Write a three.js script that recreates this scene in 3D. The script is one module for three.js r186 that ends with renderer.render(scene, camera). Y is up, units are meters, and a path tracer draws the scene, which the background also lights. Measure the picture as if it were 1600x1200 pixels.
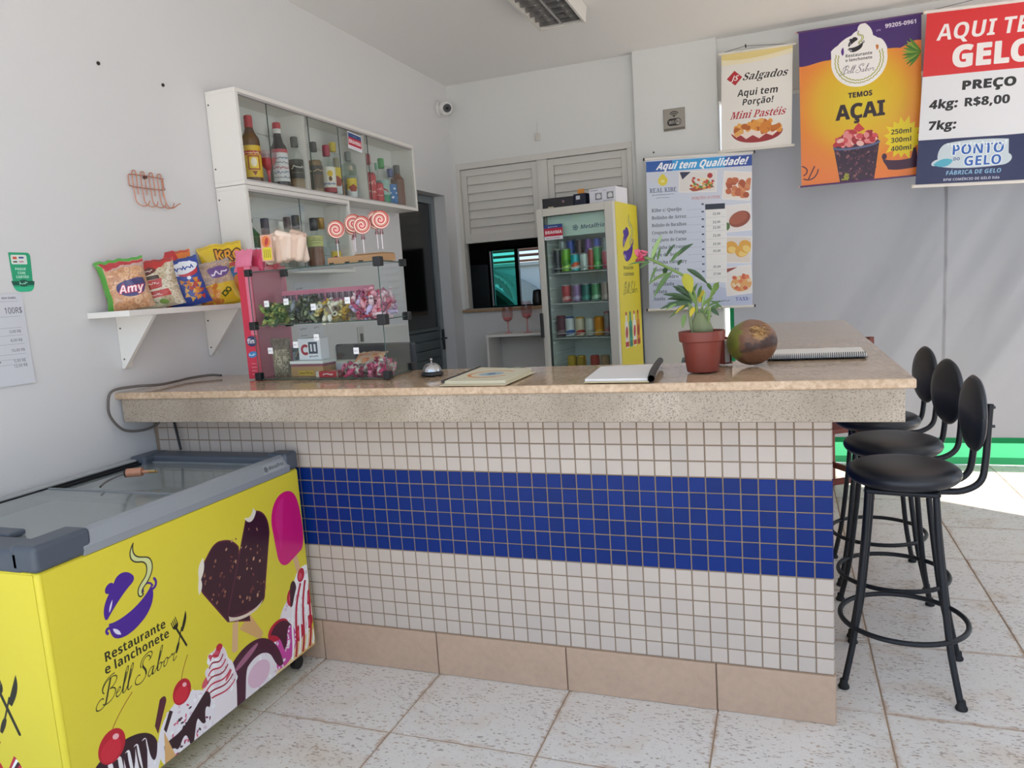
import * as THREE from 'three';
import { RoundedBoxGeometry } from 'three/addons/geometries/RoundedBoxGeometry.js';
import { mergeGeometries, toCreasedNormals } from 'three/addons/utils/BufferGeometryUtils.js';
import { ImprovedNoise } from 'three/addons/math/ImprovedNoise.js';

// ---------- camera, sky, sun, exposure ----------
const scene = new THREE.Scene();
const camera = new THREE.PerspectiveCamera(54.9, 4 / 3, 0.05, 200);
camera.position.set(2.43, 1.39, 2.286);
camera.up.set(0.017984, 0.989304, -0.144757);
camera.lookAt(2.43 - 0.347026, 1.39 - 0.129604, 2.286 - 0.928857);
const renderer = new THREE.WebGLRenderer({ antialias: true });
renderer.toneMapping = THREE.LinearToneMapping;
renderer.toneMappingExposure = 1.02;
renderer.shadowMap.enabled = true;

const SUN = new THREE.Vector3(0.68, 0.82, -0.02).normalize();
// hazy bright sky: white at the horizon, pale blue overhead
const skyTex = (() => {
  const W = 64, H = 64, d = new Float32Array(W * H * 4);
  for (let y = 0; y < H; y++) { const e = Math.sin(((y + 0.5) / H - 0.5) * Math.PI), t = Math.max(0, e) ** 0.6; for (let x = 0; x < W; x++) { const o = (y * W + x) * 4; d[o] = 0.91 - 0.34 * t; d[o + 1] = 1.0 - 0.18 * t; d[o + 2] = 1.13 + 0.05 * t; d[o + 3] = 1; } }
  const t = new THREE.DataTexture(d, W, H, THREE.RGBAFormat, THREE.FloatType); t.mapping = THREE.EquirectangularReflectionMapping; t.magFilter = THREE.LinearFilter; t.needsUpdate = true; return t;
})();
scene.background = skyTex; scene.backgroundIntensity = 1.5;
const sun = new THREE.DirectionalLight(0xfff0e0, 12);
sun.position.copy(SUN).multiplyScalar(30).add(new THREE.Vector3(2.5, 0, -1)); sun.target.position.set(2.5, 0, -1);
sun.castShadow = true; sun.shadow.mapSize.set(4096, 4096);
Object.assign(sun.shadow.camera, { left: -12, right: 12, top: 12, bottom: -12, near: 1, far: 70 });
sun.name = 'sun'; scene.add(sun, sun.target);

// ---------- helpers ----------
function rng(seed) { let s = seed >>> 0; return () => { s = (s + 0x6d2b79f5) | 0; let t = Math.imul(s ^ (s >>> 15), 1 | s); t = (t + Math.imul(t ^ (t >>> 7), 61 | t)) ^ t; return ((t ^ (t >>> 14)) >>> 0) / 4294967296; }; }
const noise = new ImprovedNoise();
const fbm = (x, y, z, n = 4) => { let s = 0, a = 0.5; for (let i = 0; i < n; i++) { s += a * noise.noise(x, y, z); x *= 2.03; y *= 2.03; z *= 2.03; a *= 0.5; } return s; };
const clamp = (v, a, b) => Math.max(a, Math.min(b, v));
const used = {};
function numbered(n) { used[n] = (used[n] ?? -1) + 1; return used[n] ? n + '_' + String(used[n]).padStart(3, '0') : n; }
function canvasTex(w, h, draw, srgb = true, repeat = false) {
  const c = document.createElement('canvas'); c.width = w; c.height = h;
  const g = c.getContext('2d'); draw(g, w, h);
  const t = new THREE.CanvasTexture(c); if (srgb) t.colorSpace = THREE.SRGBColorSpace;
  if (repeat) t.wrapS = t.wrapT = THREE.RepeatWrapping;
  return t;
}
function dataTex(n, fn, srgb, repeat = true) {
  const d = new Uint8Array(n * n * 4);
  for (let y = 0; y < n; y++) for (let x = 0; x < n; x++) { const v = fn(x / n, y / n), o = (y * n + x) * 4; for (let k = 0; k < 3; k++) d[o + k] = clamp(Math.round(Array.isArray(v) ? v[k] : v), 0, 255); d[o + 3] = 255; }
  const t = new THREE.DataTexture(d, n, n); t.magFilter = THREE.LinearFilter; t.minFilter = THREE.LinearMipmapLinearFilter; t.generateMipmaps = true;
  if (srgb) t.colorSpace = THREE.SRGBColorSpace; if (repeat) t.wrapS = t.wrapT = THREE.RepeatWrapping; t.needsUpdate = true; return t;
}
const M = (color, roughness = 0.5, o = {}) => new THREE.MeshStandardMaterial({ color, roughness, metalness: 0, ...o });
const cache = {};
const C = (color, roughness = 0.5, metalness = 0) => cache[color + '/' + roughness + '/' + metalness] ??= M(color, roughness, { metalness });
const glassMat = (color, o = {}) => new THREE.MeshPhysicalMaterial({ color, roughness: 0.02, transmission: 1, thickness: 0, ior: 1.45, side: THREE.DoubleSide, ...o });

const bx = (w, h, d, x = 0, y = 0, z = 0, r = 0) => { const g = r ? new RoundedBoxGeometry(w, h, d, 2, Math.min(r, w / 2.01, h / 2.01, d / 2.01)) : new THREE.BoxGeometry(w, h, d); return g.translate(x, y, z); };
// box from min to max corner
const bb = (x0, y0, z0, x1, y1, z1, r = 0) => bx(x1 - x0, y1 - y0, z1 - z0, (x0 + x1) / 2, (y0 + y1) / 2, (z0 + z1) / 2, r);
const V = (x, y, z) => new THREE.Vector3(x, y, z);
const tube = (pts, r, seg = 32, rad = 8, closed = false) => new THREE.TubeGeometry(new THREE.CatmullRomCurve3(pts.map((p) => V(...p)), closed, 'catmullrom', 0.5), seg, r, rad, closed);
const lathe = (pts, seg = 24) => new THREE.LatheGeometry(pts.map((p) => new THREE.Vector2(p[0], p[1])), seg);
const cyl = (r0, r1, h, x = 0, y = 0, z = 0, seg = 20) => new THREE.CylinderGeometry(r1, r0, h, seg).translate(x, y + h / 2, z);
const rod = (a, b, r, seg = 10) => { const A = V(...a), B = V(...b), d = B.clone().sub(A); const g = new THREE.CylinderGeometry(r, r, d.length(), seg); g.applyQuaternion(new THREE.Quaternion().setFromUnitVectors(V(0, 1, 0), d.normalize())); return g.translate((a[0] + b[0]) / 2, (a[1] + b[1]) / 2, (a[2] + b[2]) / 2); };
function extrude(pts, depth, bevel = 0, holes = []) {
  const s = pts instanceof THREE.Shape ? pts : new THREE.Shape(pts.map((p) => new THREE.Vector2(p[0], p[1])));
  for (const h of holes) s.holes.push(new THREE.Path(h.map((p) => new THREE.Vector2(p[0], p[1]))));
  return new THREE.ExtrudeGeometry(s, { depth, bevelEnabled: bevel > 0, bevelSize: bevel, bevelThickness: bevel, bevelSegments: 2, curveSegments: 16 });
}
function join(gs) {
  if (!Array.isArray(gs)) return gs; if (gs.length === 1) return gs[0];
  return mergeGeometries(gs.map((g) => { const q = g.index ? g.toNonIndexed() : g; for (const k of Object.keys(q.attributes)) if (!['position', 'normal', 'uv'].includes(k)) q.deleteAttribute(k); if (!q.attributes.uv) q.setAttribute('uv', new THREE.BufferAttribute(new Float32Array(q.attributes.position.count * 2), 2)); q.morphAttributes = {}; return q; }), false);
}
// uv in metres from position, by the facing axis
function metric(g, s = 1, du = 0, dv = 0) {
  if (g.index) g = g.toNonIndexed();
  const p = g.attributes.position, n = g.attributes.normal, uv = new Float32Array(p.count * 2);
  for (let i = 0; i < p.count; i++) {
    const a = [Math.abs(n.getX(i)), Math.abs(n.getY(i)), Math.abs(n.getZ(i))], x = p.getX(i), y = p.getY(i), z = p.getZ(i);
    const [u, v] = a[1] >= a[0] && a[1] >= a[2] ? [x, -z] : a[0] >= a[2] ? [-z, y] : [x, y];
    uv[i * 2] = u * s + du; uv[i * 2 + 1] = v * s + dv;
  }
  g.setAttribute('uv', new THREE.BufferAttribute(uv, 2)); return g;
}
function obj(name, geos, material, parent = scene) {
  const m = new THREE.Mesh(join(geos), material); m.name = numbered(name); parent.add(m); return m;
}
function tag(o, label, category, group) { o.userData.label = label; o.userData.category = category; if (group) o.userData.group = group; return o; }
function thing(name, label, category, [x, y, z] = [0, 0, 0], turn = 0, group) {
  const o = new THREE.Group(); o.name = numbered(name); scene.add(o); o.position.set(x, y, z); o.rotation.y = turn; return tag(o, label, category, group);
}
function struct(name, geos, m, parent = scene) { const o = obj(name, geos, m, parent); if (parent === scene) o.userData.kind = 'structure'; return o; }
function copy(root, [x, y, z], turn, label) { const r = root.clone(); r.name = numbered(root.name.replace(/_\d{3}$/, '')); scene.add(r); r.position.set(x, y, z); if (turn !== undefined) r.rotation.y = turn; if (label) r.userData = { ...root.userData, label }; return r; }
// flat printed panel (front face +Z), uv 0..1
const plane = (w, h, x = 0, y = 0, z = 0) => new THREE.PlaneGeometry(w, h).translate(x, y, z);
// ---------- surfaces ----------
const plasterBump = dataTex(256, (u, v) => 128 + 60 * fbm(u * 8, v * 8, 1.3) + 40 * fbm(u * 40, v * 40, 4.1, 2), false);
const paint = (c, rough = 0.6) => M(c, rough, { bumpMap: plasterBump, bumpScale: 0.0012 });
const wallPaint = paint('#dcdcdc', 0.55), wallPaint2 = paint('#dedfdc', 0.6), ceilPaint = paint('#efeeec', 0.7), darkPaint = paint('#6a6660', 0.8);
const graniteTop = dataTex(1024, (u, v) => {
  const f = fbm(u * 60, v * 60, 2.2, 3), s = fbm(u * 4, v * 7 + 0.6 * fbm(u * 4, v * 4, 9), 5.1, 4), k = fbm(u * 130, v * 130, 7.7, 2);
  const d = 34 * f + 26 * s + 16 * k - (k > 0.3 ? 24 : 0);
  return [200 + d, 172 + d * 1.05, 142 + d * 1.1];
}, true);
const graniteApron = dataTex(1024, (u, v) => {
  const f = fbm(u * 190, v * 190, 3.2, 2), k = fbm(u * 160, v * 160, 8.7, 3), p = fbm(u * 3, v * 3, 1.1, 3), w = fbm(u * 260, v * 260, 6.6, 2);
  let d = 44 * p + 18 * w;
  let c = [178 + d, 164 + d, 146 + d];
  if (k > 0.1 - 0.2 * p) { const t = clamp((k - 0.1 + 0.2 * p) * 6, 0, 1); c = [c[0] - 40 * t, c[1] - 40 * t, c[2] - 38 * t]; }
  if (f > 0.24) { const t = clamp((f - 0.24) * 8, 0, 1); c = [c[0] - 70 * t, c[1] - 72 * t, c[2] - 70 * t]; }
  return c;
}, true);
// worn travertine-look floor tile print, one texture of 2 x 2 tiles (1 m)
const floorTile = canvasTex(1024, 1024, (g, W, H) => {
  const img = g.createImageData(W, H), d = img.data;
  for (let y = 0; y < H; y++) for (let x = 0; x < W; x++) {
    const u = x / W, v = y / H, o = (y * W + x) * 4;
    const wx = fbm(u * 5, v * 5, 11, 3), patch = fbm(u * 4 + 3, v * 4, 2.4, 4), grain = noise.noise(u * 52, v * 120, 3.3) * 0.65 + 0.45 * noise.noise(u * 110 + wx, v * 230, 8.1);
    const tan = clamp((patch - 0.04) * 3.4, 0, 1);
    let r = 230, gg = 226, b = 221;
    const dash = clamp((grain - 0.13 + 0.16 * (tan - 0.5) + 0.3 * wx) * 4, 0, 1);
    const warm = clamp(0.35 + 2.2 * fbm(u * 9, v * 9, 5.5, 2), 0, 1);
    const t = [[158, 146, 142], [166, 138, 112]];
    const q = [0, 1, 2].map((k) => t[0][k] * (1 - warm) + t[1][k] * warm);
    r += (q[0] - r) * dash * 0.8; gg += (q[1] - gg) * dash * 0.8; b += (q[2] - b) * dash * 0.8;
    const st = tan * 0.35; r += (206 - r) * st; gg += (184 - gg) * st; b += (160 - b) * st;
    const fine = 8 * noise.noise(u * 400, v * 400, 1.5) ; r += fine; gg += fine; b += fine;
    // worn brown glaze along the tile edges
    const ex = Math.min(u * 2 % 1, 1 - u * 2 % 1), ey = Math.min(v * 2 % 1, 1 - v * 2 % 1), e = Math.min(ex, ey);
    const wear = clamp((0.026 + 0.05 * fbm(u * 14, v * 14, 21, 3) - e) * 40, 0, 1) * clamp(0.5 + 1.8 * fbm(u * 3, v * 3, 31, 2), 0, 1);
    r += (172 - r) * wear * 0.7; gg += (138 - gg) * wear * 0.7; b += (112 - b) * wear * 0.7;
    d[o] = clamp(r, 0, 255); d[o + 1] = clamp(gg, 0, 255); d[o + 2] = clamp(b, 0, 255); d[o + 3] = 255;
  }
  g.putImageData(img, 0, 0);
}, true, true);
const floorBump = dataTex(512, (u, v) => 150 + 70 * noise.noise(u * 30, v * 80, 3) + 60 * fbm(u * 12, v * 12, 2), false);

// ---------- setting: floor, walls, ceiling ----------
{
  const g = new THREE.Group(); g.name = 'floor'; g.userData.kind = 'structure'; scene.add(g);
  obj('grout_bed', bb(-0.15, -0.1, -3.35, 6.9, -0.0035, 2.5), M('#b59c82', 0.9), g);
  const fm = M('#ffffff', 0.32, { map: floorTile, bumpMap: floorBump, bumpScale: 0.0008 }), r = rng(5), PX = 0.4955, PZ = 0.468;
  const geos = [0, 1, 2, 3].map((k) => { const t = bx(PX - 0.0045, 0.02, PZ - 0.0045, 0, -0.01, 0, 0.003); const p = t.attributes.position, uv = t.attributes.uv; for (let i = 0; i < p.count; i++) uv.setXY(i, (k & 1) * 0.5 + (p.getX(i) / PX + 0.5) * 0.5, (k >> 1) * 0.5 + (0.5 - p.getZ(i) / PZ) * 0.5); return t; });
  for (let i = -1; i < 13; i++) for (let j = -6; j < 7; j++) {
    let x0 = 0.225 + i * PX, z0 = -0.565 + j * PZ; if (x0 + PX < 0.02 || z0 + PZ > 2.5 || z0 < -3.4) continue;
    const t = obj('tile', geos[Math.floor(r() * 4)], fm, g); t.position.set(x0 + PX / 2, (r() - 0.5) * 0.0008, z0 + PZ / 2); if (r() < 0.5) t.rotation.y = Math.PI; 
  }
}
struct('pavement', bb(-30, -0.4, -30, 30, -0.12, 30), M('#cdcac4', 0.9, { bumpMap: plasterBump, bumpScale: 0.01 }));
const WL = [ // left wall round the door opening (z -3.02 .. -2.26, y 0 .. 2.12)
  bb(-0.15, -0.1, -2.26, 0, 2.965, 2.5), bb(-0.15, 2.12, -3.02, 0, 2.965, -2.26), bb(-0.15, -0.1, -3.35, 0, 2.965, -3.02)];
struct('wall_left', WL.map((g) => metric(g, 1.2)), wallPaint);
struct('wall_back', [bb(0, -0.1, -3.35, 1.46, 1.235, -3.2), bb(0, 2.37, -3.35, 1.46, 2.965, -3.2), bb(0, 1.235, -3.35, 0.03, 2.37, -3.2), bb(1.42, 1.235, -3.35, 1.46, 2.37, -3.2)].map((g) => metric(g, 1.2)), wallPaint2);
struct('pillar', metric(bb(1.46, -0.1, -3.35, 2.03, 2.965, -3.15), 1.2), wallPaint2);
struct('beam', metric(bb(2.03, 2.56, -3.35, 6.6, 2.965, -3.2), 1.2), wallPaint2);
struct('ceiling', metric(extrude([[-0.15, 3.35], [5.2, 3.35], [5.2, 2.85], [6.1, 2.27], [9.5, 1.2], [9.5, -2.5], [-0.15, -2.5]], 0.155).rotateX(-Math.PI / 2).translate(0, 2.965, 0), 1.2), ceilPaint);
struct('wall_right', metric(bb(6.6, -0.1, -0.9, 6.75, 2.965, 2.5), 1.2), wallPaint);
// rooms behind: kitchen beyond the hatch and the dark room beyond the side door
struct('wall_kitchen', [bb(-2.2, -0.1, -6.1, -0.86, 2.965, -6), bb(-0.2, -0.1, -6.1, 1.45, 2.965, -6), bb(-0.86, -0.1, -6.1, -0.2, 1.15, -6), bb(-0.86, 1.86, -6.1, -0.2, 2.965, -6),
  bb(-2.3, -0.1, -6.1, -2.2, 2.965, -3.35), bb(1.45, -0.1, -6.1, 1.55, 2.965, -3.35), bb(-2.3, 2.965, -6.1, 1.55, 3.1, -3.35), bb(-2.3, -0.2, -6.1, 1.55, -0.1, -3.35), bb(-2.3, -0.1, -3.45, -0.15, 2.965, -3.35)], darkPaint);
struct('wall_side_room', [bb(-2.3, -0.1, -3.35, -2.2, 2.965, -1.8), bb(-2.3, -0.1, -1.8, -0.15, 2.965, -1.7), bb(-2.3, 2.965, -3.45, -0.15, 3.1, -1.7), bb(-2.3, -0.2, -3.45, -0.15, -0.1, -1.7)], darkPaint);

// ---------- counter: tiled base and granite top ----------
{
  const c = thing('tiled_counter', 'L-shaped counter base clad in small white tiles with a blue band', 'counter');
  obj('core', [bb(0.003, 0, -0.16, 2.552, 1.0, -0.0012), bb(2.36, 0, -1.9, 2.552, 1.0, -0.16)], M('#97836f', 0.85), c);
  const white = [['#c9bcb1', 0.27], ['#cdc0b4', 0.25], ['#c4b8ae', 0.3], ['#cbbdb1', 0.26]].map((a) => C(...a)), blue = ['#082c78', '#092e7c', '#072a72'].map((color) => new THREE.MeshPhysicalMaterial({ color, roughness: 0.35, specularIntensity: 0.45 }));
  const P = 0.0517, Q = 0.0506, y0 = 0.161, r = rng(8), tg = bx(P - 0.0042, Q - 0.0042, 0.006, 0, 0, 0, 0.0012), half = bx(P - 0.0042, 0.02, 0.006, 0, 0, 0, 0.0012), cells = [];
  for (let j = 0; j < 16; j++) for (let i = 0; i < 50; i++) {
    const x = 2.554 - P / 2 - i * P, y = j === 15 ? y0 + 15 * Q + 0.012 : y0 + (j + 0.5) * Q;
    if (x < 0.62 && y < 0.8) continue; // behind the freezer, never in view
    if (x < 0.03) continue;
    cells.push([x, y, j, i]);
  }
  cells.sort((a, b) => a[3] - b[3]);
  const rest = [[], []];
  cells.forEach(([x, y, j], k) => {
    const isBlue = j >= 6 && j < 12, g = j === 15 ? half : tg, pick = Math.floor(r() * (isBlue ? 3 : 4)), ax = (r() - 0.5) * 0.006, ay = (r() - 0.5) * 0.006, dz = r() * 0.0006, dx = (r() - 0.5) * 0.0006, dy = (r() - 0.5) * 0.0006;
    if (k < 300) { const t = obj('tile', g, (isBlue ? blue : white)[pick], c); t.position.set(x + dx, y + dy, -0.002 + dz); t.rotation.set(ax, ay, 0); return; }
    rest[isBlue ? 1 : 0].push(g.clone().rotateX(ax).rotateY(ay).translate(x + dx, y + dy, -0.002 + dz));
  });
  // the end face beside the stools carries on the same bands
  const side = bx(0.006, Q - 0.0042, P - 0.0042);
  for (let j = 0; j < 16; j++) for (let i = 0; i < 36; i++) rest[j >= 6 && j < 12 ? 1 : 0].push(side.clone().translate(2.552, Math.min(y0 + (j + 0.5) * Q, 0.945), -0.006 - P / 2 - i * P));
  obj('white_tiles', rest[0], white[0], c).userData.kind = 'stuff';
  obj('blue_tiles', rest[1], blue[0], c).userData.kind = 'stuff';
  // pinkish kick plates at the foot, about 0.5 m each
  const km = M('#c5a891', 0.5, { map: dataTex(256, (u, v) => { const n = 255 + 16 * fbm(u * 20, v * 20, 3) + 10 * fbm(u * 4, v * 4, 9) - 6; return [n, n, n]; }, true), bumpMap: plasterBump, bumpScale: 0.0006 });
  for (const [a, b] of [[0.3, 0.724], [0.728, 1.214], [1.218, 1.706], [1.71, 2.204], [2.208, 2.556]]) obj('kick_plate', metric(bb(a, 0.001, -0.004, b, 0.158, 0.006, 0.002), 2, a, 0), km, c);
  for (let i = 0; i < 4; i++) obj('kick_plate', metric(bb(2.55, 0.001, -0.004 - (i + 1) * 0.474, 2.5585, 0.158, -0.008 - i * 0.474, 0.002), 2, i, 0), km, c);
}
{
  const c = thing('granite_countertop', 'L-shaped polished beige granite countertop with a speckled granite apron', 'countertop');
  const gt = M('#ffffff', 0.09, { map: graniteTop }), ga = M('#ffffff', 0.5, { map: graniteApron });
  const s = new THREE.Shape([[0.004, -0.16], [2.742, -0.16], [2.742, 2.2], [2.3, 2.2], [2.3, 0.335], [0.004, 0.335]].map((p) => new THREE.Vector2(...p)));
  const top = new THREE.ExtrudeGeometry(s, { depth: 0.018, bevelEnabled: true, bevelSize: 0.004, bevelThickness: 0.004, bevelSegments: 3 }).rotateX(-Math.PI / 2).translate(0, 1.066, 0);
  obj('slab', metric(top, 1.1), gt, c);
  obj('apron', metric(bb(0.02, 0.972, 0.13, 2.722, 1.062, 0.155, 0.0015), 1.4), ga, c);
  obj('apron', metric(bb(2.697, 0.972, -2.19, 2.722, 1.062, 0.13, 0.0015), 1.4, 0.3), ga, c);
  obj('underside', [bb(0.02, 1.03, -0.33, 2.697, 1.062, 0.13), bb(2.32, 1.03, -2.19, 2.697, 1.062, -0.33)], C('#b9aea2', 0.8), c);
}
// ---------- printed graphics ----------
const F = (g, font, fill) => { g.font = font; g.fillStyle = fill; };
const path = (g, d) => new Path2D(d);
function fillP(g, d, fill, stroke, lw = 2) { const p = new Path2D(d); if (fill) { g.fillStyle = fill; g.fill(p); } if (stroke) { g.strokeStyle = stroke; g.lineWidth = lw; g.stroke(p); } }
const ell = (g, x, y, rx, ry, rot, fill) => { g.beginPath(); g.ellipse(x, y, rx, ry, rot, 0, 7); g.fillStyle = fill; g.fill(); };
function potLogo(g, x, y, s, purple = '#4b2394', steam = '#dfe39a') { // box about 240 x 340
  g.save(); g.translate(x, y); g.scale(s, s); g.lineJoin = g.lineCap = 'round';
  fillP(g, 'M0 232 C-6 176 40 150 66 110 C92 84 132 96 150 128 C154 140 146 150 132 156 C96 172 40 216 14 242 C6 246 1 242 0 232Z', purple);
  ell(g, 38, 132, 22, 17, -0.6, purple);
  fillP(g, 'M22 222 C24 204 32 190 44 178 C40 196 34 212 22 222Z', '#e8e4f6');
  fillP(g, 'M14 262 C60 276 170 256 226 196 C244 240 214 300 150 324 C96 350 40 344 24 318 C14 300 12 280 14 262Z', purple);
  fillP(g, 'M28 288 C30 306 40 320 60 326 C58 312 50 296 28 288Z', '#e8e4f6');
  g.strokeStyle = purple; g.lineWidth = 11;
  g.stroke(new Path2D('M232 214 C252 210 256 190 244 176')); g.stroke(new Path2D('M18 280 C2 274 -6 284 4 296'));
  g.lineWidth = 8; g.stroke(new Path2D('M184 206 C180 180 216 168 232 200'));
  fillP(g, 'M169 2 C136 34 140 72 184 84 C214 92 222 108 212 138 C202 166 158 170 160 206 C162 224 176 224 184 216 C176 210 176 200 190 190 C226 168 258 132 238 92 C226 70 184 74 168 48 C160 34 162 16 169 2Z', steam, '#26261c', 5);
  g.restore();
}
function bellSabor(g, x, y, s, col = '#2c2a16', lw = 3) {
  g.save(); g.translate(x, y); g.scale(s, s); g.transform(1, 0, -0.36, 1, 0, 0); g.strokeStyle = col; g.lineCap = 'round'; g.lineWidth = lw;
  const thin = ['M-18 -50 C-20 -85 30 -90 38 -72 C42 -58 28 -46 14 -44 C36 -44 46 -30 40 -16 C34 2 6 6 -6 -4', 'M4 0 C-10 14 -40 10 -34 -12 C-30 -26 -14 -30 -8 -22', 'M-10 -40 C-34 -60 -10 -92 24 -90', 'M48 -14 C58 -16 66 -22 62 -28 C56 -34 46 -22 48 -10 C50 4 62 2 70 -8', 'M70 -8 C84 -40 92 -84 84 -86 C76 -86 74 -40 76 -10 C77 4 86 2 92 -8', 'M92 -8 C106 -40 114 -84 106 -86 C98 -86 96 -40 98 -10 C99 4 108 2 116 -6',
    'M190 -66 C186 -86 158 -84 156 -64 C154 -44 186 -34 180 -12 C174 10 138 10 132 -8 C128 -22 140 -32 150 -26', 'M186 -60 C204 -70 200 -92 176 -90 C150 -88 140 -66 150 -50', 'M214 -26 C204 -34 192 -22 192 -10 C192 4 206 2 212 -10 L216 -28 M214 -26 C210 -8 212 4 220 0 C224 -2 228 -8 230 -12', 'M230 -12 C244 -44 252 -84 244 -86 C236 -86 234 -30 236 -8 C238 6 254 2 254 -14 C254 -26 246 -28 244 -22 M252 -22 C258 -18 264 -20 268 -22', 'M280 -28 C268 -32 262 -6 272 0 C284 2 290 -24 280 -28 M282 -26 C290 -20 296 -22 300 -26', 'M300 -26 C304 -34 308 -30 306 -24 L318 -28 C314 -10 314 2 322 0 C326 -2 330 -6 332 -10'];
  for (const d of thin) g.stroke(new Path2D(d));
  g.lineWidth = lw * 2; for (const d of ['M10 -78 C6 -40 8 -10 4 0', 'M79 -66 C76 -40 75 -24 76 -10', 'M101 -66 C98 -40 97 -24 98 -10', 'M158 -52 C164 -42 178 -34 180 -18', 'M239 -66 C236 -40 235 -24 236 -8', 'M213 -20 C211 -10 212 -4 214 -2']) g.stroke(new Path2D(d));
  g.restore();
}
function cutlery(g, x, y, s, col = '#1e1c12') {
  g.save(); g.translate(x, y); g.scale(s, s); g.strokeStyle = g.fillStyle = col; g.lineCap = 'round';
  g.lineWidth = 9; g.stroke(new Path2D('M24 50 L66 146')); g.lineWidth = 4; for (const k of [0, 1, 2, 3]) g.stroke(new Path2D(`M${2 + k * 8} ${18 - k * 5} l7 26`)); fillP(g, 'M6 40 L36 28 C38 46 32 54 22 54 C14 54 8 48 6 40Z', col);
  g.lineWidth = 5; g.stroke(new Path2D('M12 148 L52 60')); fillP(g, 'M84 0 C90 26 80 50 56 80 L46 74 Z', col); fillP(g, 'M4 150 C10 130 18 118 28 110 L32 116 C28 130 20 144 10 154Z', col);
  g.restore();
}
function cherry(g, x, y, r, sx, sy) { g.strokeStyle = '#a86a1c'; g.lineWidth = 4; g.beginPath(); g.moveTo(x, y - r * 0.7); g.quadraticCurveTo(x + (sx - x) * 0.2, y + (sy - y) * 0.6, sx, sy); g.stroke(); ell(g, x, y, r, r * 1.05, 0.3, '#c4142c'); ell(g, x - r * 0.1, y + r * 0.2, r * 0.75, r * 0.7, 0, '#d8253a'); ell(g, x + r * 0.35, y - r * 0.45, r * 0.25, r * 0.18, 0.6, '#f6b9bd'); }
function scoop(g, x, y, rx, ry, base, sauce, seed) {
  const r = rng(seed); ell(g, x, y, rx, ry, 0, base);
  for (let i = 0; i < 60; i++) { const a = r() * 7, q = Math.sqrt(r()); ell(g, x + rx * q * Math.cos(a), y + ry * q * Math.sin(a), 5 + r() * 9, 4 + r() * 5, r() * 3, ['#ffffff', '#efe4ea', '#e5cfda', base][i % 4]); }
  if (!sauce) return;
  g.beginPath(); g.moveTo(x - rx * 0.95, y - ry * 0.3); g.bezierCurveTo(x - rx * 0.8, y - ry * 1.25, x + rx * 0.8, y - ry * 1.25, x + rx * 0.95, y - ry * 0.3);
  const n = 6; for (let k = 0; k < n; k++) { const x1 = x + rx * (0.95 - 1.9 * (k + 0.5) / n), x2 = x + rx * (0.95 - 1.9 * (k + 1) / n), dn = (k % 2 ? 0.75 : 0.25) + r() * 0.3; g.bezierCurveTo(x1 + 16, y + ry * dn, x1 - 14, y + ry * dn, x2 + 8, y - ry * (0.45 + r() * 0.2)); }
  g.fillStyle = sauce; g.fill(); g.strokeStyle = '#ffffff66'; g.lineWidth = 3;
}
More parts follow.
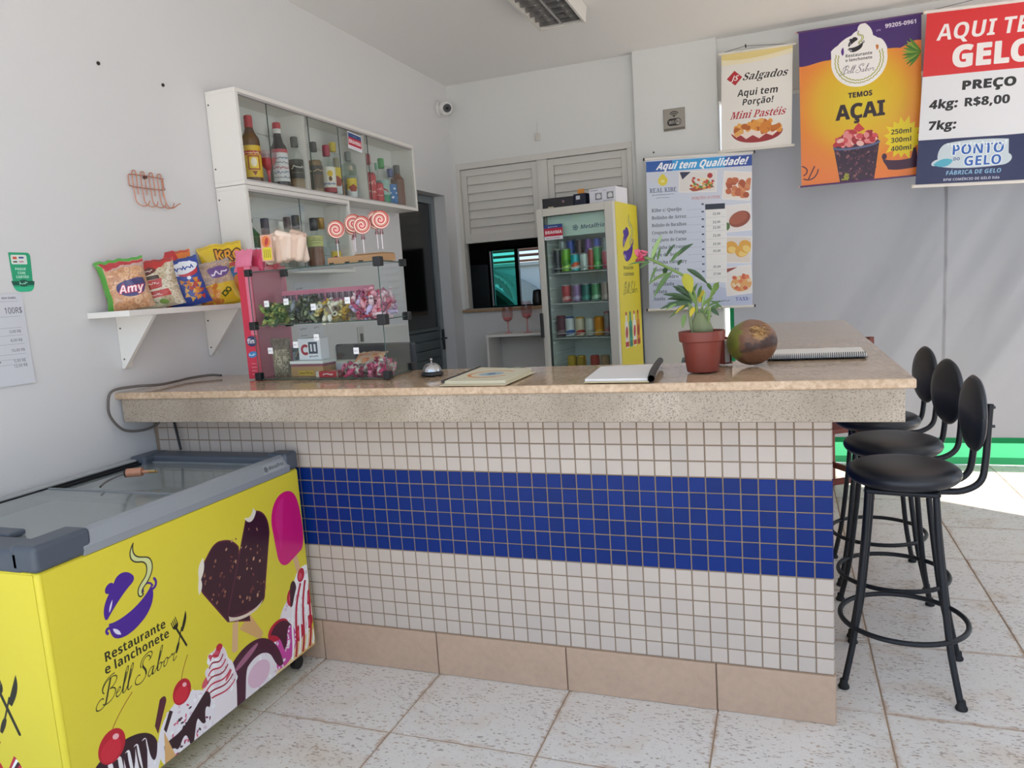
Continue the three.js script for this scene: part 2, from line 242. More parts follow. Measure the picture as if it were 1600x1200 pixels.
const freezerArt = canvasTex(1463, 1001, (g, W, H) => {
  g.fillStyle = '#e6d63c'; g.fillRect(0, 0, W, H); const r = rng(3);
  potLogo(g, 228, 30, 1, '#4b2394');
  F(g, 'bold 50px sans-serif', '#262412'); g.fillText('Restaurante', 202, 426); g.fillText('e lanchonete', 196, 472);
  bellSabor(g, 176, 580, 1.06, '#2c2a16', 3.4); cutlery(g, 524, 404, 1);
  // chocolate ice lollies
  g.save(); fillP(g, 'M905 630 L985 590 L1060 720 C1050 740 1035 745 1025 735Z', '#dcae72');
  const lolly = (d, rim) => { fillP(g, d, '#3c1626', rim, 8); };
  lolly('M858 189 C800 176 770 230 742 246 C700 270 700 330 716 372 L840 560 L980 620 L960 250 C930 210 900 196 858 189Z', '#5d2038');
  fillP(g, 'M742 222 C720 232 700 252 702 300 C690 340 690 356 694 372 C716 356 722 330 714 310 C734 290 748 262 742 222Z', '#f2ead8');
  lolly('M1035 140 C1060 160 1080 168 1106 126 C1160 140 1190 190 1182 260 L1100 540 C1096 580 1040 590 940 566 C880 552 842 560 846 530 Z', '#5d2038');
  fillP(g, 'M1024 132 C1040 170 1080 180 1108 126 L1090 104 C1070 150 1050 140 1024 132Z', '#f2ead8');
  fillP(g, 'M850 540 C880 575 1020 600 1086 560 C1060 600 960 612 850 566Z', '#e8d6c0');
  for (let i = 0; i < 44; i++) { const t = r(), u = r(); ell(g, 900 + t * 230 - 80 * (1 - u) * 0.4 + 10, 180 + u * 350, 4 + r() * 6, 3 + r() * 4, r() * 3, ['#a06a52', '#7a4038', '#c79a78'][i % 3]); }
  for (let i = 0; i < 22; i++) ell(g, 730 + r() * 130, 250 + r() * 200, 4 + r() * 5, 3 + r() * 4, r() * 3, ['#a06a52', '#7a4038'][i % 2]);
  fillP(g, 'M868 585 L906 588 L880 716 C868 726 846 720 842 706Z', '#e3b98a'); g.restore();
  // pink lolly
  fillP(g, 'M1340 450 L1376 440 L1402 570 C1392 590 1376 590 1368 578Z', '#e3b98a');
  fillP(g, 'M1336 94 C1260 90 1206 150 1208 240 L1226 400 C1236 450 1270 470 1310 462 L1420 430 C1450 400 1452 330 1440 230 C1430 140 1400 98 1336 94Z', '#d9187c');
  fillP(g, 'M1320 120 C1270 124 1236 170 1240 240 L1256 380 C1290 300 1290 200 1320 120Z', '#de2d88');
  // sundaes along the foot
  fillP(g, 'M1000 1001 L1080 880 L1463 870 L1463 1001Z', '#e0b872'); fillP(g, 'M1060 1001 L1200 900 L1463 880 L1463 940Z', '#efd49a');
  scoop(g, 1330, 760, 150, 130, '#f6eef0', null, 21); scoop(g, 1420, 640, 110, 120, '#ffffff', null, 22);
  for (const [x, y, q] of [[1300, 640, 40], [1390, 560, 30], [1440, 700, 34], [1330, 850, 36], [1420, 830, 30]]) { ell(g, x, y, q, q * 1.2, 0.4, '#c2183a'); ell(g, x - 6, y + 4, q * 0.5, q * 0.6, 0, '#e2506a'); }
  fillP(g, 'M1290 600 C1300 560 1330 550 1340 590 C1350 640 1300 700 1280 690Z', '#3c1626');
  scoop(g, 1180, 850, 120, 110, '#d34aa6', null, 23); ell(g, 1170, 760, 80, 50, 0, '#c2183a'); fillP(g, 'M1110 760 C1150 700 1240 720 1270 780 C1220 760 1240 860 1200 880 C1180 840 1190 790 1110 760Z', '#4a1530');
  for (let i = 0; i < 7; i++) { g.strokeStyle = ['#ffffff', '#c2183a'][i % 2]; g.lineWidth = 16; g.beginPath(); g.moveTo(1250 + i * 30, 960); g.bezierCurveTo(1300 + i * 30, 850, 1240 + i * 36, 760, 1360 + i * 20, 600); g.stroke(); }
  scoop(g, 940, 910, 190, 170, '#f3ecef', null, 24); fillP(g, 'M740 1001 C730 860 800 730 960 726 C1100 724 1170 840 1180 940 C1140 960 1120 900 1100 860 C1060 800 980 800 930 830 C900 860 900 1001 870 1001Z', '#4a1530'); ell(g, 1000, 900, 80, 60, 0, '#e9c3d6'); ell(g, 930, 780, 90, 16, -0.3, '#a96a86');
  fillP(g, 'M600 1000 C600 860 640 780 690 730 C700 660 740 630 780 650 C820 670 800 720 830 740 C860 790 850 860 830 1000Z', '#f6eef0');
  for (let i = 0; i < 60; i++) { const u = r(), x = 740 + (r() - 0.5) * (70 + 190 * u); ell(g, x, 660 + u * 210, 12 + r() * 22, 8 + r() * 12, r() * 3, ['#ffffff', '#ecdfe4', '#fdf8f8', '#f2e6ea', '#d8586a'][i % 5]); }
  for (let i = 0; i < 7; i++) { g.strokeStyle = ['#c6203c', '#9c1a30'][i % 2]; g.lineWidth = 7; const y = 672 + i * 30, w = 34 + i * 11; g.beginPath(); g.moveTo(742 - w, y + 12); g.bezierCurveTo(742 - w * 0.3, y - 34, 742 + w * 0.2, y + 44, 742 + w, y - 12); g.stroke(); } ell(g, 770, 650, 20, 16, 0.3, '#c6203c');
  scoop(g, 540, 900, 160, 150, '#f4eff2', null, 25); for (let i = 0; i < 40; i++) ell(g, 420 + r() * 250, 800 + r() * 190, 4, 9, r() * 3, ['#d75a78', '#7a2a48', '#2c1222'][i % 3]);
  fillP(g, 'M410 900 C440 880 470 900 520 880 C560 860 620 820 660 800 C690 810 690 860 670 880 C650 850 640 880 640 930 C620 940 610 900 600 890 C580 900 570 980 552 985 C536 980 540 920 520 920 C500 920 490 960 470 950 C460 930 440 930 410 940Z', '#33121f');
  fillP(g, 'M380 790 L420 700 C440 690 456 700 450 724 L390 830Z', '#5a1d2e'); fillP(g, 'M420 830 L460 770 L476 784 L430 850Z', '#33121f'); fillP(g, 'M400 1001 L420 840 L470 1001Z', '#e6b574');
  scoop(g, 215, 900, 175, 140, '#f7f3f4', '#33121f', 26); for (let i = 0; i < 6; i++) fillP(g, `M${110 + i * 40} 812 q20 -14 24 8 q6 70 ${-10 + i * 4} 120 q-18 -60 -14 -128Z`, '#f7f3f4');
  cherry(g, 182, 750, 60, 300, 598); cherry(g, 535, 730, 50, 590, 592);
});
const freezerSide = canvasTex(700, 760, (g, W, H) => {
  g.fillStyle = '#e6d63c'; g.fillRect(0, 0, W, H); potLogo(g, 240, 40, 0.8); F(g, 'bold 40px sans-serif', '#262412'); g.fillText('Restaurante', 150, 380); g.fillText('e lanchonete', 146, 420); bellSabor(g, 150, 520, 0.9);
  cutlery(g, 470, 300, 1.25); scoop(g, 300, 660, 150, 110, '#f7f3f4', '#33121f', 31); cherry(g, 420, 620, 44, 470, 520); for (let i = 0; i < 14; i++) { g.strokeStyle = ['#c6203c', '#ffffff', '#33121f'][i % 3]; g.lineWidth = 12; g.beginPath(); g.moveTo(430 + i * 10, 700); g.quadraticCurveTo(480 + i * 6, 620, 520 + i * 6, 560 + i * 8); g.stroke(); }
});

// ---------- ice-cream chest freezer ----------
{
  const f = thing('chest_freezer', 'yellow ice-cream chest freezer with sliding glass lids, printed with lollies and a purple pot', 'freezer', [0.366, 0, 0.5525]);
  const slate = M('#4d5560', 0.42), grey = M('#9aa0a6', 0.38, { metalness: 0.2 }), yellow = M('#e6d63c', 0.35), black = C('#1a1b1e', 0.5), white = C('#dfe2e2', 0.5);
  const X = 0.344, Z = 0.5225, T = 0.775;
  // cabinet: a shell with an open white well
  obj('cabinet', [bb(-X, 0.075, -Z, X, 0.3, Z, 0.012), bb(X - 0.05, 0.28, -Z, X, T, Z, 0.012), bb(-X, 0.28, -Z, -X + 0.05, T, Z, 0.012), bb(-X + 0.03, 0.28, Z - 0.05, X - 0.02, T, Z - 0.0006, 0.004), bb(-X + 0.03, 0.28, -Z + 0.0006, X - 0.02, T, -Z + 0.05, 0.004)], yellow, f);
  obj('liner', [bb(-X + 0.05, 0.3, -Z + 0.05, X - 0.05, 0.31, Z - 0.05), bb(X - 0.06, 0.3, -Z + 0.05, X - 0.05, T, Z - 0.05), bb(-X + 0.05, 0.3, -Z + 0.05, -X + 0.06, T, Z - 0.05), bb(-X + 0.05, 0.3, Z - 0.06, X - 0.05, T, Z - 0.05), bb(-X + 0.05, 0.3, -Z + 0.05, X - 0.05, T, -Z + 0.06)], white, f);
  const art = plane(2 * Z - 0.022, T - 0.085, 0, 0, 0).rotateY(Math.PI / 2).translate(X + 0.0008, (T + 0.075) / 2, 0);
  { const uv = art.attributes.uv; for (let i = 0; i < 4; i++) uv.setXY(i, uv.getX(i) ? 0.99 : 0.01, uv.getY(i) ? 0.993 : 0.03); }
  obj('front_print', art, M('#ffffff', 0.3, { map: freezerArt }), f);
  obj('side_print', plane(2 * X - 0.03, T - 0.085).translate(0, (T + 0.075) / 2, Z + 0.0008), M('#ffffff', 0.35, { map: freezerSide }), f);
  // top frame: grey front rail, dark corner and end mouldings
  const rail = extrude([[0, 0], [0.062, 0], [0.064, 0.02], [0.052, 0.056], [0.04, 0.062], [0, 0.052]], 0.86, 0.002).translate(0, 0, -0.47);
  obj('front_rail', rail.clone().translate(X - 0.062, T, 0), grey, f);
  obj('back_rail', bb(-X, T, -Z + 0.08, -X + 0.036, T + 0.05, Z - 0.1, 0.006), C('#a9abac', 0.4), f); obj('lid_track', bb(-X + 0.038, T, -Z + 0.08, -X + 0.048, T + 0.044, Z - 0.08), black, f); obj('lid_track', bb(-X + 0.055, T, -Z + 0.08, -X + 0.062, T + 0.038, Z - 0.08), black, f);
  const corner = (sx, sz) => { const g = extrude([[0, 0], [0.07, 0], [0.071, 0.03], [0.06, 0.066], [0.046, 0.07], [0, 0.06]], 0.155, 0.002); g.translate(X - 0.068, T, sz > 0 ? Z - 0.153 : -Z - 0.002); if (sx < 0) g.scale(-1, 1, 1); return toCreasedNormals(g, 0.6); };
  for (const sz of [-1, 1]) {
    obj('end_moulding', [bb(-X - 0.002, T - 0.004, sz > 0 ? Z - 0.085 : -Z - 0.003, X - 0.05, T + 0.058, sz > 0 ? Z + 0.003 : -Z + 0.085, 0.012)], slate, f);
    obj('corner_cap', bb(X - 0.085, T - 0.002, sz > 0 ? Z - 0.16 : -Z - 0.003, X + 0.003, T + 0.068, sz > 0 ? Z + 0.003 : -Z + 0.07, 0.014), slate, f);
    obj('corner_cap', bb(-X - 0.002, T - 0.002, sz > 0 ? Z - 0.13 : -Z - 0.003, -X + 0.08, T + 0.06, sz > 0 ? Z + 0.003 : -Z + 0.13, 0.014), slate, f);
  }
  // two sliding lids, one a little above the other
  const lidGlass = new THREE.MeshPhysicalMaterial({ color: '#cfd6d6', roughness: 0.06, transmission: 0.72, thickness: 0, side: THREE.DoubleSide });
  const lid = (z0, z1, y, hz) => { const l = obj('lid', bb(-X + 0.07, y, z0 + 0.012, X - 0.07, y + 0.005, z1 - 0.012), lidGlass, f); for (const [p, q] of [[z0, z0 + 0.012], [z1 - 0.012, z1]]) obj('lid_frame', bb(-X + 0.066, y - 0.003, p, X - 0.064, y + 0.008, q, 0.002), C('#7c8186', 0.4), l); if (hz) obj('lid_handle', bb(-X + 0.09, y + 0.006, hz - 0.05, X - 0.2, y + 0.022, hz, 0.006), slate, l); };
  lid(-0.44, 0.05, T + 0.026, 0); lid(-0.01, 0.44, T + 0.04, 0.44);
  obj('maker_mark', plane(0.11, 0.032).rotateY(Math.PI / 2).rotateZ(0.32).translate(X - 0.0004, T + 0.037, -0.385), M('#ffffff', 0.4, { map: canvasTex(256, 76, (g, W, H) => { g.fillStyle = '#a4a9ae'; g.fillRect(0, 0, W, H); F(g, 'bold italic 42px sans-serif', '#3a3d42'); g.fillText('Metalfrio', 64, 52); g.strokeStyle = '#3a3d42'; g.lineWidth = 6; for (let k = 0; k < 5; k++) { g.beginPath(); g.arc(34 + 14 * Math.cos(k * 1.257), 38 + 14 * Math.sin(k * 1.257), 8, 0, 7); g.stroke(); } }) }), f);
  for (const sx of [-1, 1]) for (const sz of [-1, 1]) { const w = obj('castor', [bx(0.03, 0.03, 0.03, sx * 0.29, 0.062, sz * 0.46, 0.005)], black, f); obj('wheel', new THREE.CylinderGeometry(0.026, 0.026, 0.022, 20).rotateZ(Math.PI / 2).translate(sx * 0.29, 0.0262, sz * 0.46), black, w); }
}
{
  const p = thing('sensor_plug', 'salmon plug with a looping grey cord lying on the freezer lid', 'plug', [0.3, 0.83, 0.42], 0.25);
  const m = C('#b98266', 0.5);
  obj('plug_body', [rod([0, 0.016, 0], [0.05, 0.016, -0.01], 0.015, 16), rod([0.05, 0.016, -0.01], [0.075, 0.014, -0.014], 0.006, 10)], m, p);
  obj('prong', rod([0.072, 0.018, -0.008], [0.098, 0.016, -0.01], 0.004), C('#b9955a', 0.35, 0.5), p); obj('prong', rod([0.072, 0.012, -0.02], [0.098, 0.011, -0.024], 0.004), C('#b9955a', 0.35, 0.5), p);
  obj('cord', tube([[0, 0.016, 0], [-0.02, 0.012, 0.02], [-0.03, 0.005, 0.07], [-0.01, 0.004, 0.13]], 0.0035, 30), C('#6c6a68', 0.6), p);
  obj('socket_mouth', rod([-0.002, 0.016, 0], [0.001, 0.016, 0], 0.0155, 16), C('#2a2422', 0.7), p);
}
// ---------- wall cabinets with bottles ----------
const board = M('#e9e6e0', 0.4), paneGlass = glassMat('#e2ede8', { roughness: 0.01 }), cabGlass = new THREE.MeshPhysicalMaterial({ color: '#fcfefd', roughness: 0.02, transmission: 1, thickness: 0, ior: 1.3, side: THREE.DoubleSide });
function wallCabinet(label, z0, z1, y0, y1, splits, joints) { // along the left wall, z0 nearer than z1
  const D = 0.166, t = 0.018, L = z0 - z1, c = thing('wall_cabinet', label, 'cabinet', [0.002, y0, z0]);
  obj('bottom_board', bb(0, 0, -L, D, t, 0, 0.0015), board, c); obj('top_board', bb(0, y1 - y0 - t, -L, D, y1 - y0, 0, 0.0015), board, c);
  obj('side_board', bb(0, t, -t, D, y1 - y0 - t, 0, 0.001), board, c); obj('side_board', bb(0, t, -L, D, y1 - y0 - t, -L + t, 0.001), board, c);
  const seam = (y1 - y0) * 0.7;
  obj('back_panel', bb(0, t, -L + t, 0.004, seam - 0.002, -t), C('#dfe0de', 0.6), c); obj('back_panel', bb(0, seam + 0.002, -L + t, 0.004, y1 - y0 - t, -t), C('#dfe0de', 0.6), c);
  for (const s of splits) obj('divider', bb(0.004, t, s - z0 - 0.008, D - 0.012, y1 - y0 - t, s - z0 + 0.008), board, c);
  const rail = C('#b9b4b4', 0.45);
  obj('track', bb(D - 0.02, t, -L + t, D - 0.002, t + 0.007, -t), rail, c); obj('track', bb(D - 0.02, y1 - y0 - t - 0.009, -L + t, D - 0.002, y1 - y0 - t, -t), rail, c);
  const e = [-t, ...joints.map((j) => j - z0), -L + t];
  for (let i = 0; i < e.length - 1; i++) { const x = i % 2 ? D - 0.016 : D - 0.008; const gp = obj('glass_door', bb(x, t + 0.006, e[i + 1] - (i < e.length - 2 ? 0.02 : 0), x + 0.004, y1 - y0 - t - 0.008, e[i]), cabGlass, c); obj('polished_edge', bb(x - 0.0003, t + 0.006, e[i] - 0.002, x + 0.0043, y1 - y0 - t - 0.008, e[i] - 0.0002), C('#2f3f3a', 0.25), gp); }
  for (const [y, z] of [[0.08, -0.009], [(y1 - y0) * 0.86, -0.009]]) obj('screw_cap', new THREE.CylinderGeometry(0.004, 0.004, 0.003, 10).rotateX(Math.PI / 2).translate(0.014, y, 0), C('#4b4844', 0.6), c);
  return c;
}
wallCabinet('long white upper wall cabinet with sliding glass doors and three bays of bottles', -0.52, -2.22, 1.93, 2.35, [-1.04, -1.62], [-0.746, -1.06, -1.348, -1.64]);
wallCabinet('shorter white lower wall cabinet with sliding glass doors, hung under the long one', -0.521, -1.38, 1.532, 1.928, [], [-0.93]);
tag(obj('beer_sticker', plane(0.145, 0.092).rotateY(Math.PI / 2).rotateX(-0.06).translate(0.1675, 2.262, -1.498), M('#ffffff', 0.4, { side: THREE.DoubleSide, map: canvasTex(256, 162, (g, W, H) => {
  g.fillStyle = '#e9edf4'; g.fillRect(0, 0, W, H); g.fillStyle = '#24467f'; g.fillRect(8, 8, W - 16, 50); g.fillStyle = '#c3213c'; g.fillRect(8, 50, W - 16, 78);
  F(g, 'bold 52px sans-serif', '#fff'); g.textAlign = 'center'; g.fillText('BRAHMA', W / 2, 106, W - 30); F(g, 'italic bold 20px sans-serif', '#dfe6ff'); g.fillText('~~ ~~~', W / 2, 38); g.strokeStyle = '#c3213c'; g.lineWidth = 4; g.setLineDash([10, 4]); g.beginPath(); g.moveTo(20, 144); g.lineTo(W - 20, 144); g.stroke();
}) })), 'red and blue sticker with white lettering on the glass of the long upper cabinet', 'sticker');

const scrawl = (g, x, y, w, h, col, seed) => { const r = rng(seed); g.strokeStyle = col; g.lineWidth = Math.max(1.5, h * 0.28); g.lineCap = 'round'; g.beginPath(); g.moveTo(x, y); for (let q = 0; q < w; q += h * 0.35) g.lineTo(x + q, y - r() * h); g.stroke(); };
const labelTex = (fn) => canvasTex(256, 128, (g, W, H) => { g.textAlign = 'center'; fn(g, W, H); });
const LBL = {
  ypioca: labelTex((g, W, H) => { g.fillStyle = '#e6bd1e'; g.fillRect(0, 0, W, H); g.fillStyle = '#b8303a'; g.fillRect(0, 22, W, 16); scrawl(g, 84, 36, 90, 10, '#f6e9a0', 2); g.fillStyle = '#f2d23a'; g.fillRect(104, 44, 48, 52); g.strokeStyle = '#a32a20'; g.lineWidth = 5; g.strokeRect(104, 44, 48, 52); ell(g, 128, 68, 14, 18, 0, '#f6ead0'); fillP(g, 'M116 104 L140 104 L128 122Z', '#8d3a1a'); }),
  white: labelTex((g, W, H) => { g.fillStyle = '#cfd2d4'; g.fillRect(0, 0, W, H); g.fillStyle = '#b3424e'; g.fillRect(0, 0, W, 14); for (let i = 0; i < 5; i++) scrawl(g, 78, 40 + i * 19, 100, 9, ['#4a5a7e', '#6a6f78', '#a33a48'][i % 3], i + 3); }),
  orange: labelTex((g, W, H) => { g.fillStyle = '#c98a3c'; g.fillRect(0, 0, W, H); g.fillStyle = '#d8a55c'; g.fillRect(70, 0, 116, H); scrawl(g, 90, 60, 76, 16, '#6b3d14', 5); scrawl(g, 90, 96, 76, 10, '#6b3d14', 6); }),
  dark: labelTex((g, W, H) => { g.fillStyle = '#3c3b38'; g.fillRect(0, 0, W, H); F(g, 'bold 34px serif', '#dcdcd4'); scrawl(g, 88, 62, 80, 22, '#dcdcd4', 7); scrawl(g, 92, 92, 70, 8, '#a39a86', 8); }),
  cream: labelTex((g, W, H) => { g.fillStyle = '#e4e0d2'; g.fillRect(0, 0, W, H); ell(g, 128, 34, 16, 16, 0, '#d8b62a'); ell(g, 128, 60, 10, 12, 0, '#6a4a1e'); scrawl(g, 88, 92, 80, 12, '#3c5aa0', 9); g.fillStyle = '#a3343e'; g.fillRect(0, 104, W, 24); }),
  yellow: labelTex((g, W, H) => { g.fillStyle = '#d9c23a'; g.fillRect(0, 0, W, H); g.fillStyle = '#cfd6d8'; g.fillRect(0, 76, W, 52); fillP(g, 'M90 60 L128 40 L166 60 L150 90 L106 90Z', '#9c3a26'); }),
  blackwhite: labelTex((g, W, H) => { g.fillStyle = '#dfe0dc'; g.fillRect(0, 0, W, H); scrawl(g, 100, 40, 56, 12, '#333', 11); scrawl(g, 100, 80, 56, 8, '#555', 12); }),
  amber: labelTex((g, W, H) => { g.fillStyle = '#5c4a34'; g.fillRect(0, 0, W, H); g.fillStyle = '#35302b'; g.fillRect(60, 0, 136, 50); scrawl(g, 84, 34, 90, 14, '#c9b184', 13); }),
  red: labelTex((g, W, H) => { g.fillStyle = '#c8404a'; g.fillRect(0, 0, W, H); scrawl(g, 84, 48, 90, 20, '#e9b0ae', 14); scrawl(g, 92, 92, 70, 12, '#f0d8c0', 15); }),
  teal: labelTex((g, W, H) => { g.fillStyle = '#9fc4bc'; g.fillRect(0, 0, W, H); g.fillStyle = '#3f9a78'; g.fillRect(0, 84, W, 44); g.fillStyle = '#4a78b4'; g.fillRect(176, 0, 80, 90); scrawl(g, 92, 66, 60, 30, '#b43a46', 16); }),
  blue: labelTex((g, W, H) => { g.fillStyle = '#3f78b8'; g.fillRect(0, 0, W, H); for (let i = 0; i < 6; i++) ell(g, 90 + i * 16, 30 + (i % 3) * 30, 10, 8, 0, '#dfe8f2'); }),
  pale: labelTex((g, W, H) => { g.fillStyle = '#b7ccd8'; g.fillRect(0, 0, W, H); g.fillStyle = '#e4ecf0'; g.fillRect(0, 0, W, 10); scrawl(g, 92, 70, 70, 16, '#7c98b0', 17); }),
  olive: labelTex((g, W, H) => { g.fillStyle = '#d4d488'; g.fillRect(0, 0, W, H); scrawl(g, 100, 34, 56, 10, '#3c5a30', 18); scrawl(g, 96, 62, 64, 14, '#3c5a30', 19); scrawl(g, 100, 92, 56, 10, '#5a6a30', 20); }),
  grey: labelTex((g, W, H) => { g.fillStyle = '#9aa4a4'; g.fillRect(0, 0, W, H); scrawl(g, 96, 64, 64, 14, '#6a7474', 21); }),
};
const clearG = glassMat('#f8fbfa'), greenG = glassMat('#7fc49a'), ghost = glassMat('#e8efea');
// rb body radius, hs shoulder start, rn neck radius, h total height, cap [colour, height, radius]; fill = liquid colour and height
function bottle(name, label, pos, o, group = 'bottles in the wall cabinets') {
  const { rb = 0.04, hs = 0.16, hn = 0.2, rn = 0.014, h = 0.28, cap = ['#333', 0.03], body = clearG, fill, lab, square } = o;
  const b = thing(name, label, 'bottle', pos, o.turn ?? 0.85, group), hb = h - cap[1] * 0.55, w = 0.0015;
  const prof = [[0.001, 0], [rb * 0.92, 0], [rb, 0.006], [rb, hs], [rb * 0.93, hs + (hn - hs) * 0.25], [rb * 0.62, hs + (hn - hs) * 0.62], [rn * 1.12, hn], [rn, hn + 0.008], [rn, hb]];
  obj('body', lathe(prof, square ? 8 : 28), body, b);
  if (fill) { const f = Math.min(fill[1], hb - 0.01), q = prof.filter((p) => p[1] < f).map(([x, y]) => [Math.max(0.001, x - w), Math.max(y, 0.003)]); const last = q[q.length - 1]; q.push([last[0] * (f > hs ? 0.8 : 1), f], [0.0005, f]); obj('drink', lathe(q, 28), fill[2] ?? M(fill[0], 0.15), b); }
  const cr = cap[2] ?? rn + 0.003; obj('cap', lathe([[0.0005, h - cap[1]], [cr, h - cap[1]], [cr, h - 0.004], [cr * 0.86, h], [0.0005, h]], 20), o.capMat ?? C(cap[0], 0.4), b);
  if (lab) { const [t, a, c, n] = lab; obj('label', new THREE.CylinderGeometry((n ?? rb) + 0.0008, (n ?? rb) + 0.0008, c - a, 28, 1, true).rotateY(Math.PI).translate(0, (a + c) / 2, 0), labM(t), b); }
  if (o.collar) obj('neck_label', new THREE.CylinderGeometry(rn + 0.001, rn + 0.0016, o.collar[2] - o.collar[1], 20, 1, true).translate(0, (o.collar[1] + o.collar[2]) / 2, 0), C(o.collar[0], 0.45), b);
  return b;
}
const lm = {}; const labM = (t) => lm[t] ??= M('#ffffff', 0.5, { map: LBL[t], side: THREE.DoubleSide });
{
  const U = 1.9485, L = 1.5505, B = (n, l, x, z, o, y = U) => bottle(n, l, [x, y, z], o);
  B('liquor_bottle', 'brown bottle with red cap and big yellow label, first in the long upper cabinet', 0.1, -0.675, { rb: 0.042, hs: 0.2, hn: 0.255, h: 0.315, rn: 0.017, cap: ['#b3202c', 0.055, 0.019], body: M('#5a3416', 0.12), lab: ['ypioca', 0.03, 0.175] });
  B('liquor_bottle', 'dark bottle with red foil top and white label in the long upper cabinet', 0.112, -0.868, { rb: 0.04, hs: 0.185, hn: 0.24, h: 0.315, rn: 0.018, cap: ['#b42a38', 0.03, 0.02], body: M('#241a1c', 0.1), lab: ['white', 0.03, 0.185], collar: ['#d8d4d2', 0.262, 0.29] });
  B('liquor_bottle', 'clear bottle with a mauve cap and orange label in the long upper cabinet', 0.052, -0.945, { rb: 0.037, hs: 0.19, hn: 0.25, h: 0.315, rn: 0.015, cap: ['#7d6668', 0.06, 0.019], lab: ['orange', 0.02, 0.16] });
  B('liquor_bottle', 'clear bottle with grey cap and charcoal label in the long upper cabinet', 0.108, -1.005, { rb: 0.036, hs: 0.17, hn: 0.22, h: 0.27, rn: 0.015, cap: ['#4a4a48', 0.05, 0.018], lab: ['dark', 0.06, 0.155], fill: ['#9a7d5a', 0.06] });
  B('liquor_bottle', 'slim dark green bottle with a white label beside the first cabinet divider', 0.06, -1.105, { rb: 0.034, hs: 0.17, hn: 0.23, h: 0.3, rn: 0.013, cap: ['#22302a', 0.04], body: M('#1e3226', 0.1), lab: ['blackwhite', 0.05, 0.17] });
  B('liquor_bottle', 'brown amber bottle with black cap in the middle bay of the upper cabinet', 0.095, -1.19, { rb: 0.038, hs: 0.16, hn: 0.215, h: 0.275, rn: 0.014, cap: ['#202224', 0.05, 0.018], lab: ['amber', 0.03, 0.15], fill: ['#8a6a3c', 0.18] });
  B('liquor_bottle', 'clear bottle with red ribbed cap and cream label with yellow seal', 0.1, -1.3, { rb: 0.04, hs: 0.16, hn: 0.21, h: 0.275, rn: 0.016, cap: ['#a8364c', 0.058, 0.02], lab: ['cream', 0.02, 0.155] });
  B('liquor_bottle', 'clear bottle with yellow cap and yellow label in the middle bay', 0.085, -1.39, { rb: 0.039, hs: 0.18, hn: 0.24, h: 0.305, rn: 0.015, cap: ['#c9b22c', 0.05, 0.019], lab: ['yellow', 0.02, 0.165] });
  B('liquor_bottle', 'small clear bottle with beige cap and yellow carton label in the middle bay', 0.055, -1.462, { rb: 0.033, hs: 0.12, hn: 0.17, h: 0.235, rn: 0.013, cap: ['#a09680', 0.05, 0.017], lab: ['orange', 0.02, 0.1] });
  B('liquor_bottle', 'round bellied clear bottle with grey cap at the end of the middle bay', 0.072, -1.562, { rb: 0.045, hs: 0.2, hn: 0.225, h: 0.28, rn: 0.015, cap: ['#7a807c', 0.05, 0.018], body: ghost, lab: ['grey', 0.02, 0.14] });
  B('liquor_bottle', 'clear bottle with yellow side label standing under the red sticker', 0.124, -1.494, { rb: 0.028, hs: 0.12, hn: 0.15, h: 0.19, rn: 0.012, cap: ['#b6b09a', 0.03, 0.014], body: ghost, lab: ['yellow', 0.01, 0.115] });
  B('liquor_bottle', 'bottle of red drink with a red cap in the third bay', 0.095, -1.74, { rb: 0.042, hs: 0.17, hn: 0.225, h: 0.29, rn: 0.015, cap: ['#a83640', 0.06, 0.019], lab: ['red', 0.02, 0.16], fill: ['#b8303c', 0.18] });
  B('liquor_bottle', 'smaller bottle of red drink with slim stopper in the third bay', 0.1, -1.83, { rb: 0.034, hs: 0.12, hn: 0.17, h: 0.25, rn: 0.012, cap: ['#6fae8c', 0.04, 0.008], lab: ['red', 0.02, 0.12], fill: ['#b8303c', 0.13] });
  B('liquor_bottle', 'clear bottle with bright green cap and pale green label', 0.085, -1.92, { rb: 0.043, hs: 0.17, hn: 0.225, h: 0.29, rn: 0.016, cap: ['#3f9a4c', 0.06, 0.02], lab: ['teal', 0.015, 0.155] });
  B('liquor_bottle', 'bottle with blue cap and blue fruit label in the third bay', 0.1, -2.0, { rb: 0.037, hs: 0.14, hn: 0.18, h: 0.235, rn: 0.016, cap: ['#3c4c80', 0.05, 0.02], lab: ['blue', 0.02, 0.135] });
  B('liquor_bottle', 'brown square bottle with a grey cap, last in the long upper cabinet', 0.095, -2.1, { rb: 0.046, hs: 0.17, hn: 0.215, h: 0.27, rn: 0.018, cap: ['#55524e', 0.055, 0.021], body: M('#7a5040', 0.15), square: true });
  // lower cabinet
  B('liquor_bottle', 'squat round green bottle with pale blue label, first in the lower cabinet', 0.085, -0.62, { rb: 0.05, hs: 0.15, hn: 0.2, h: 0.24, rn: 0.014, cap: ['#2c5a40', 0.02], body: greenG, lab: ['pale', 0.01, 0.1], fill: ['#2f7a52', 0.15] }, L);
  B('liquor_bottle', 'clear bottle with a tall dark purple cap in the lower cabinet', 0.1, -0.715, { rb: 0.037, hs: 0.14, hn: 0.17, h: 0.245, rn: 0.016, cap: ['#3c2c3c', 0.075, 0.02], lab: ['grey', 0.02, 0.11] }, L);
  B('liquor_bottle', 'bottle with white stopper, mostly hidden by the wafer bag', 0.08, -0.86, { rb: 0.036, hs: 0.14, hn: 0.18, h: 0.24, rn: 0.014, cap: ['#e6e6de', 0.06, 0.016], body: ghost }, L);
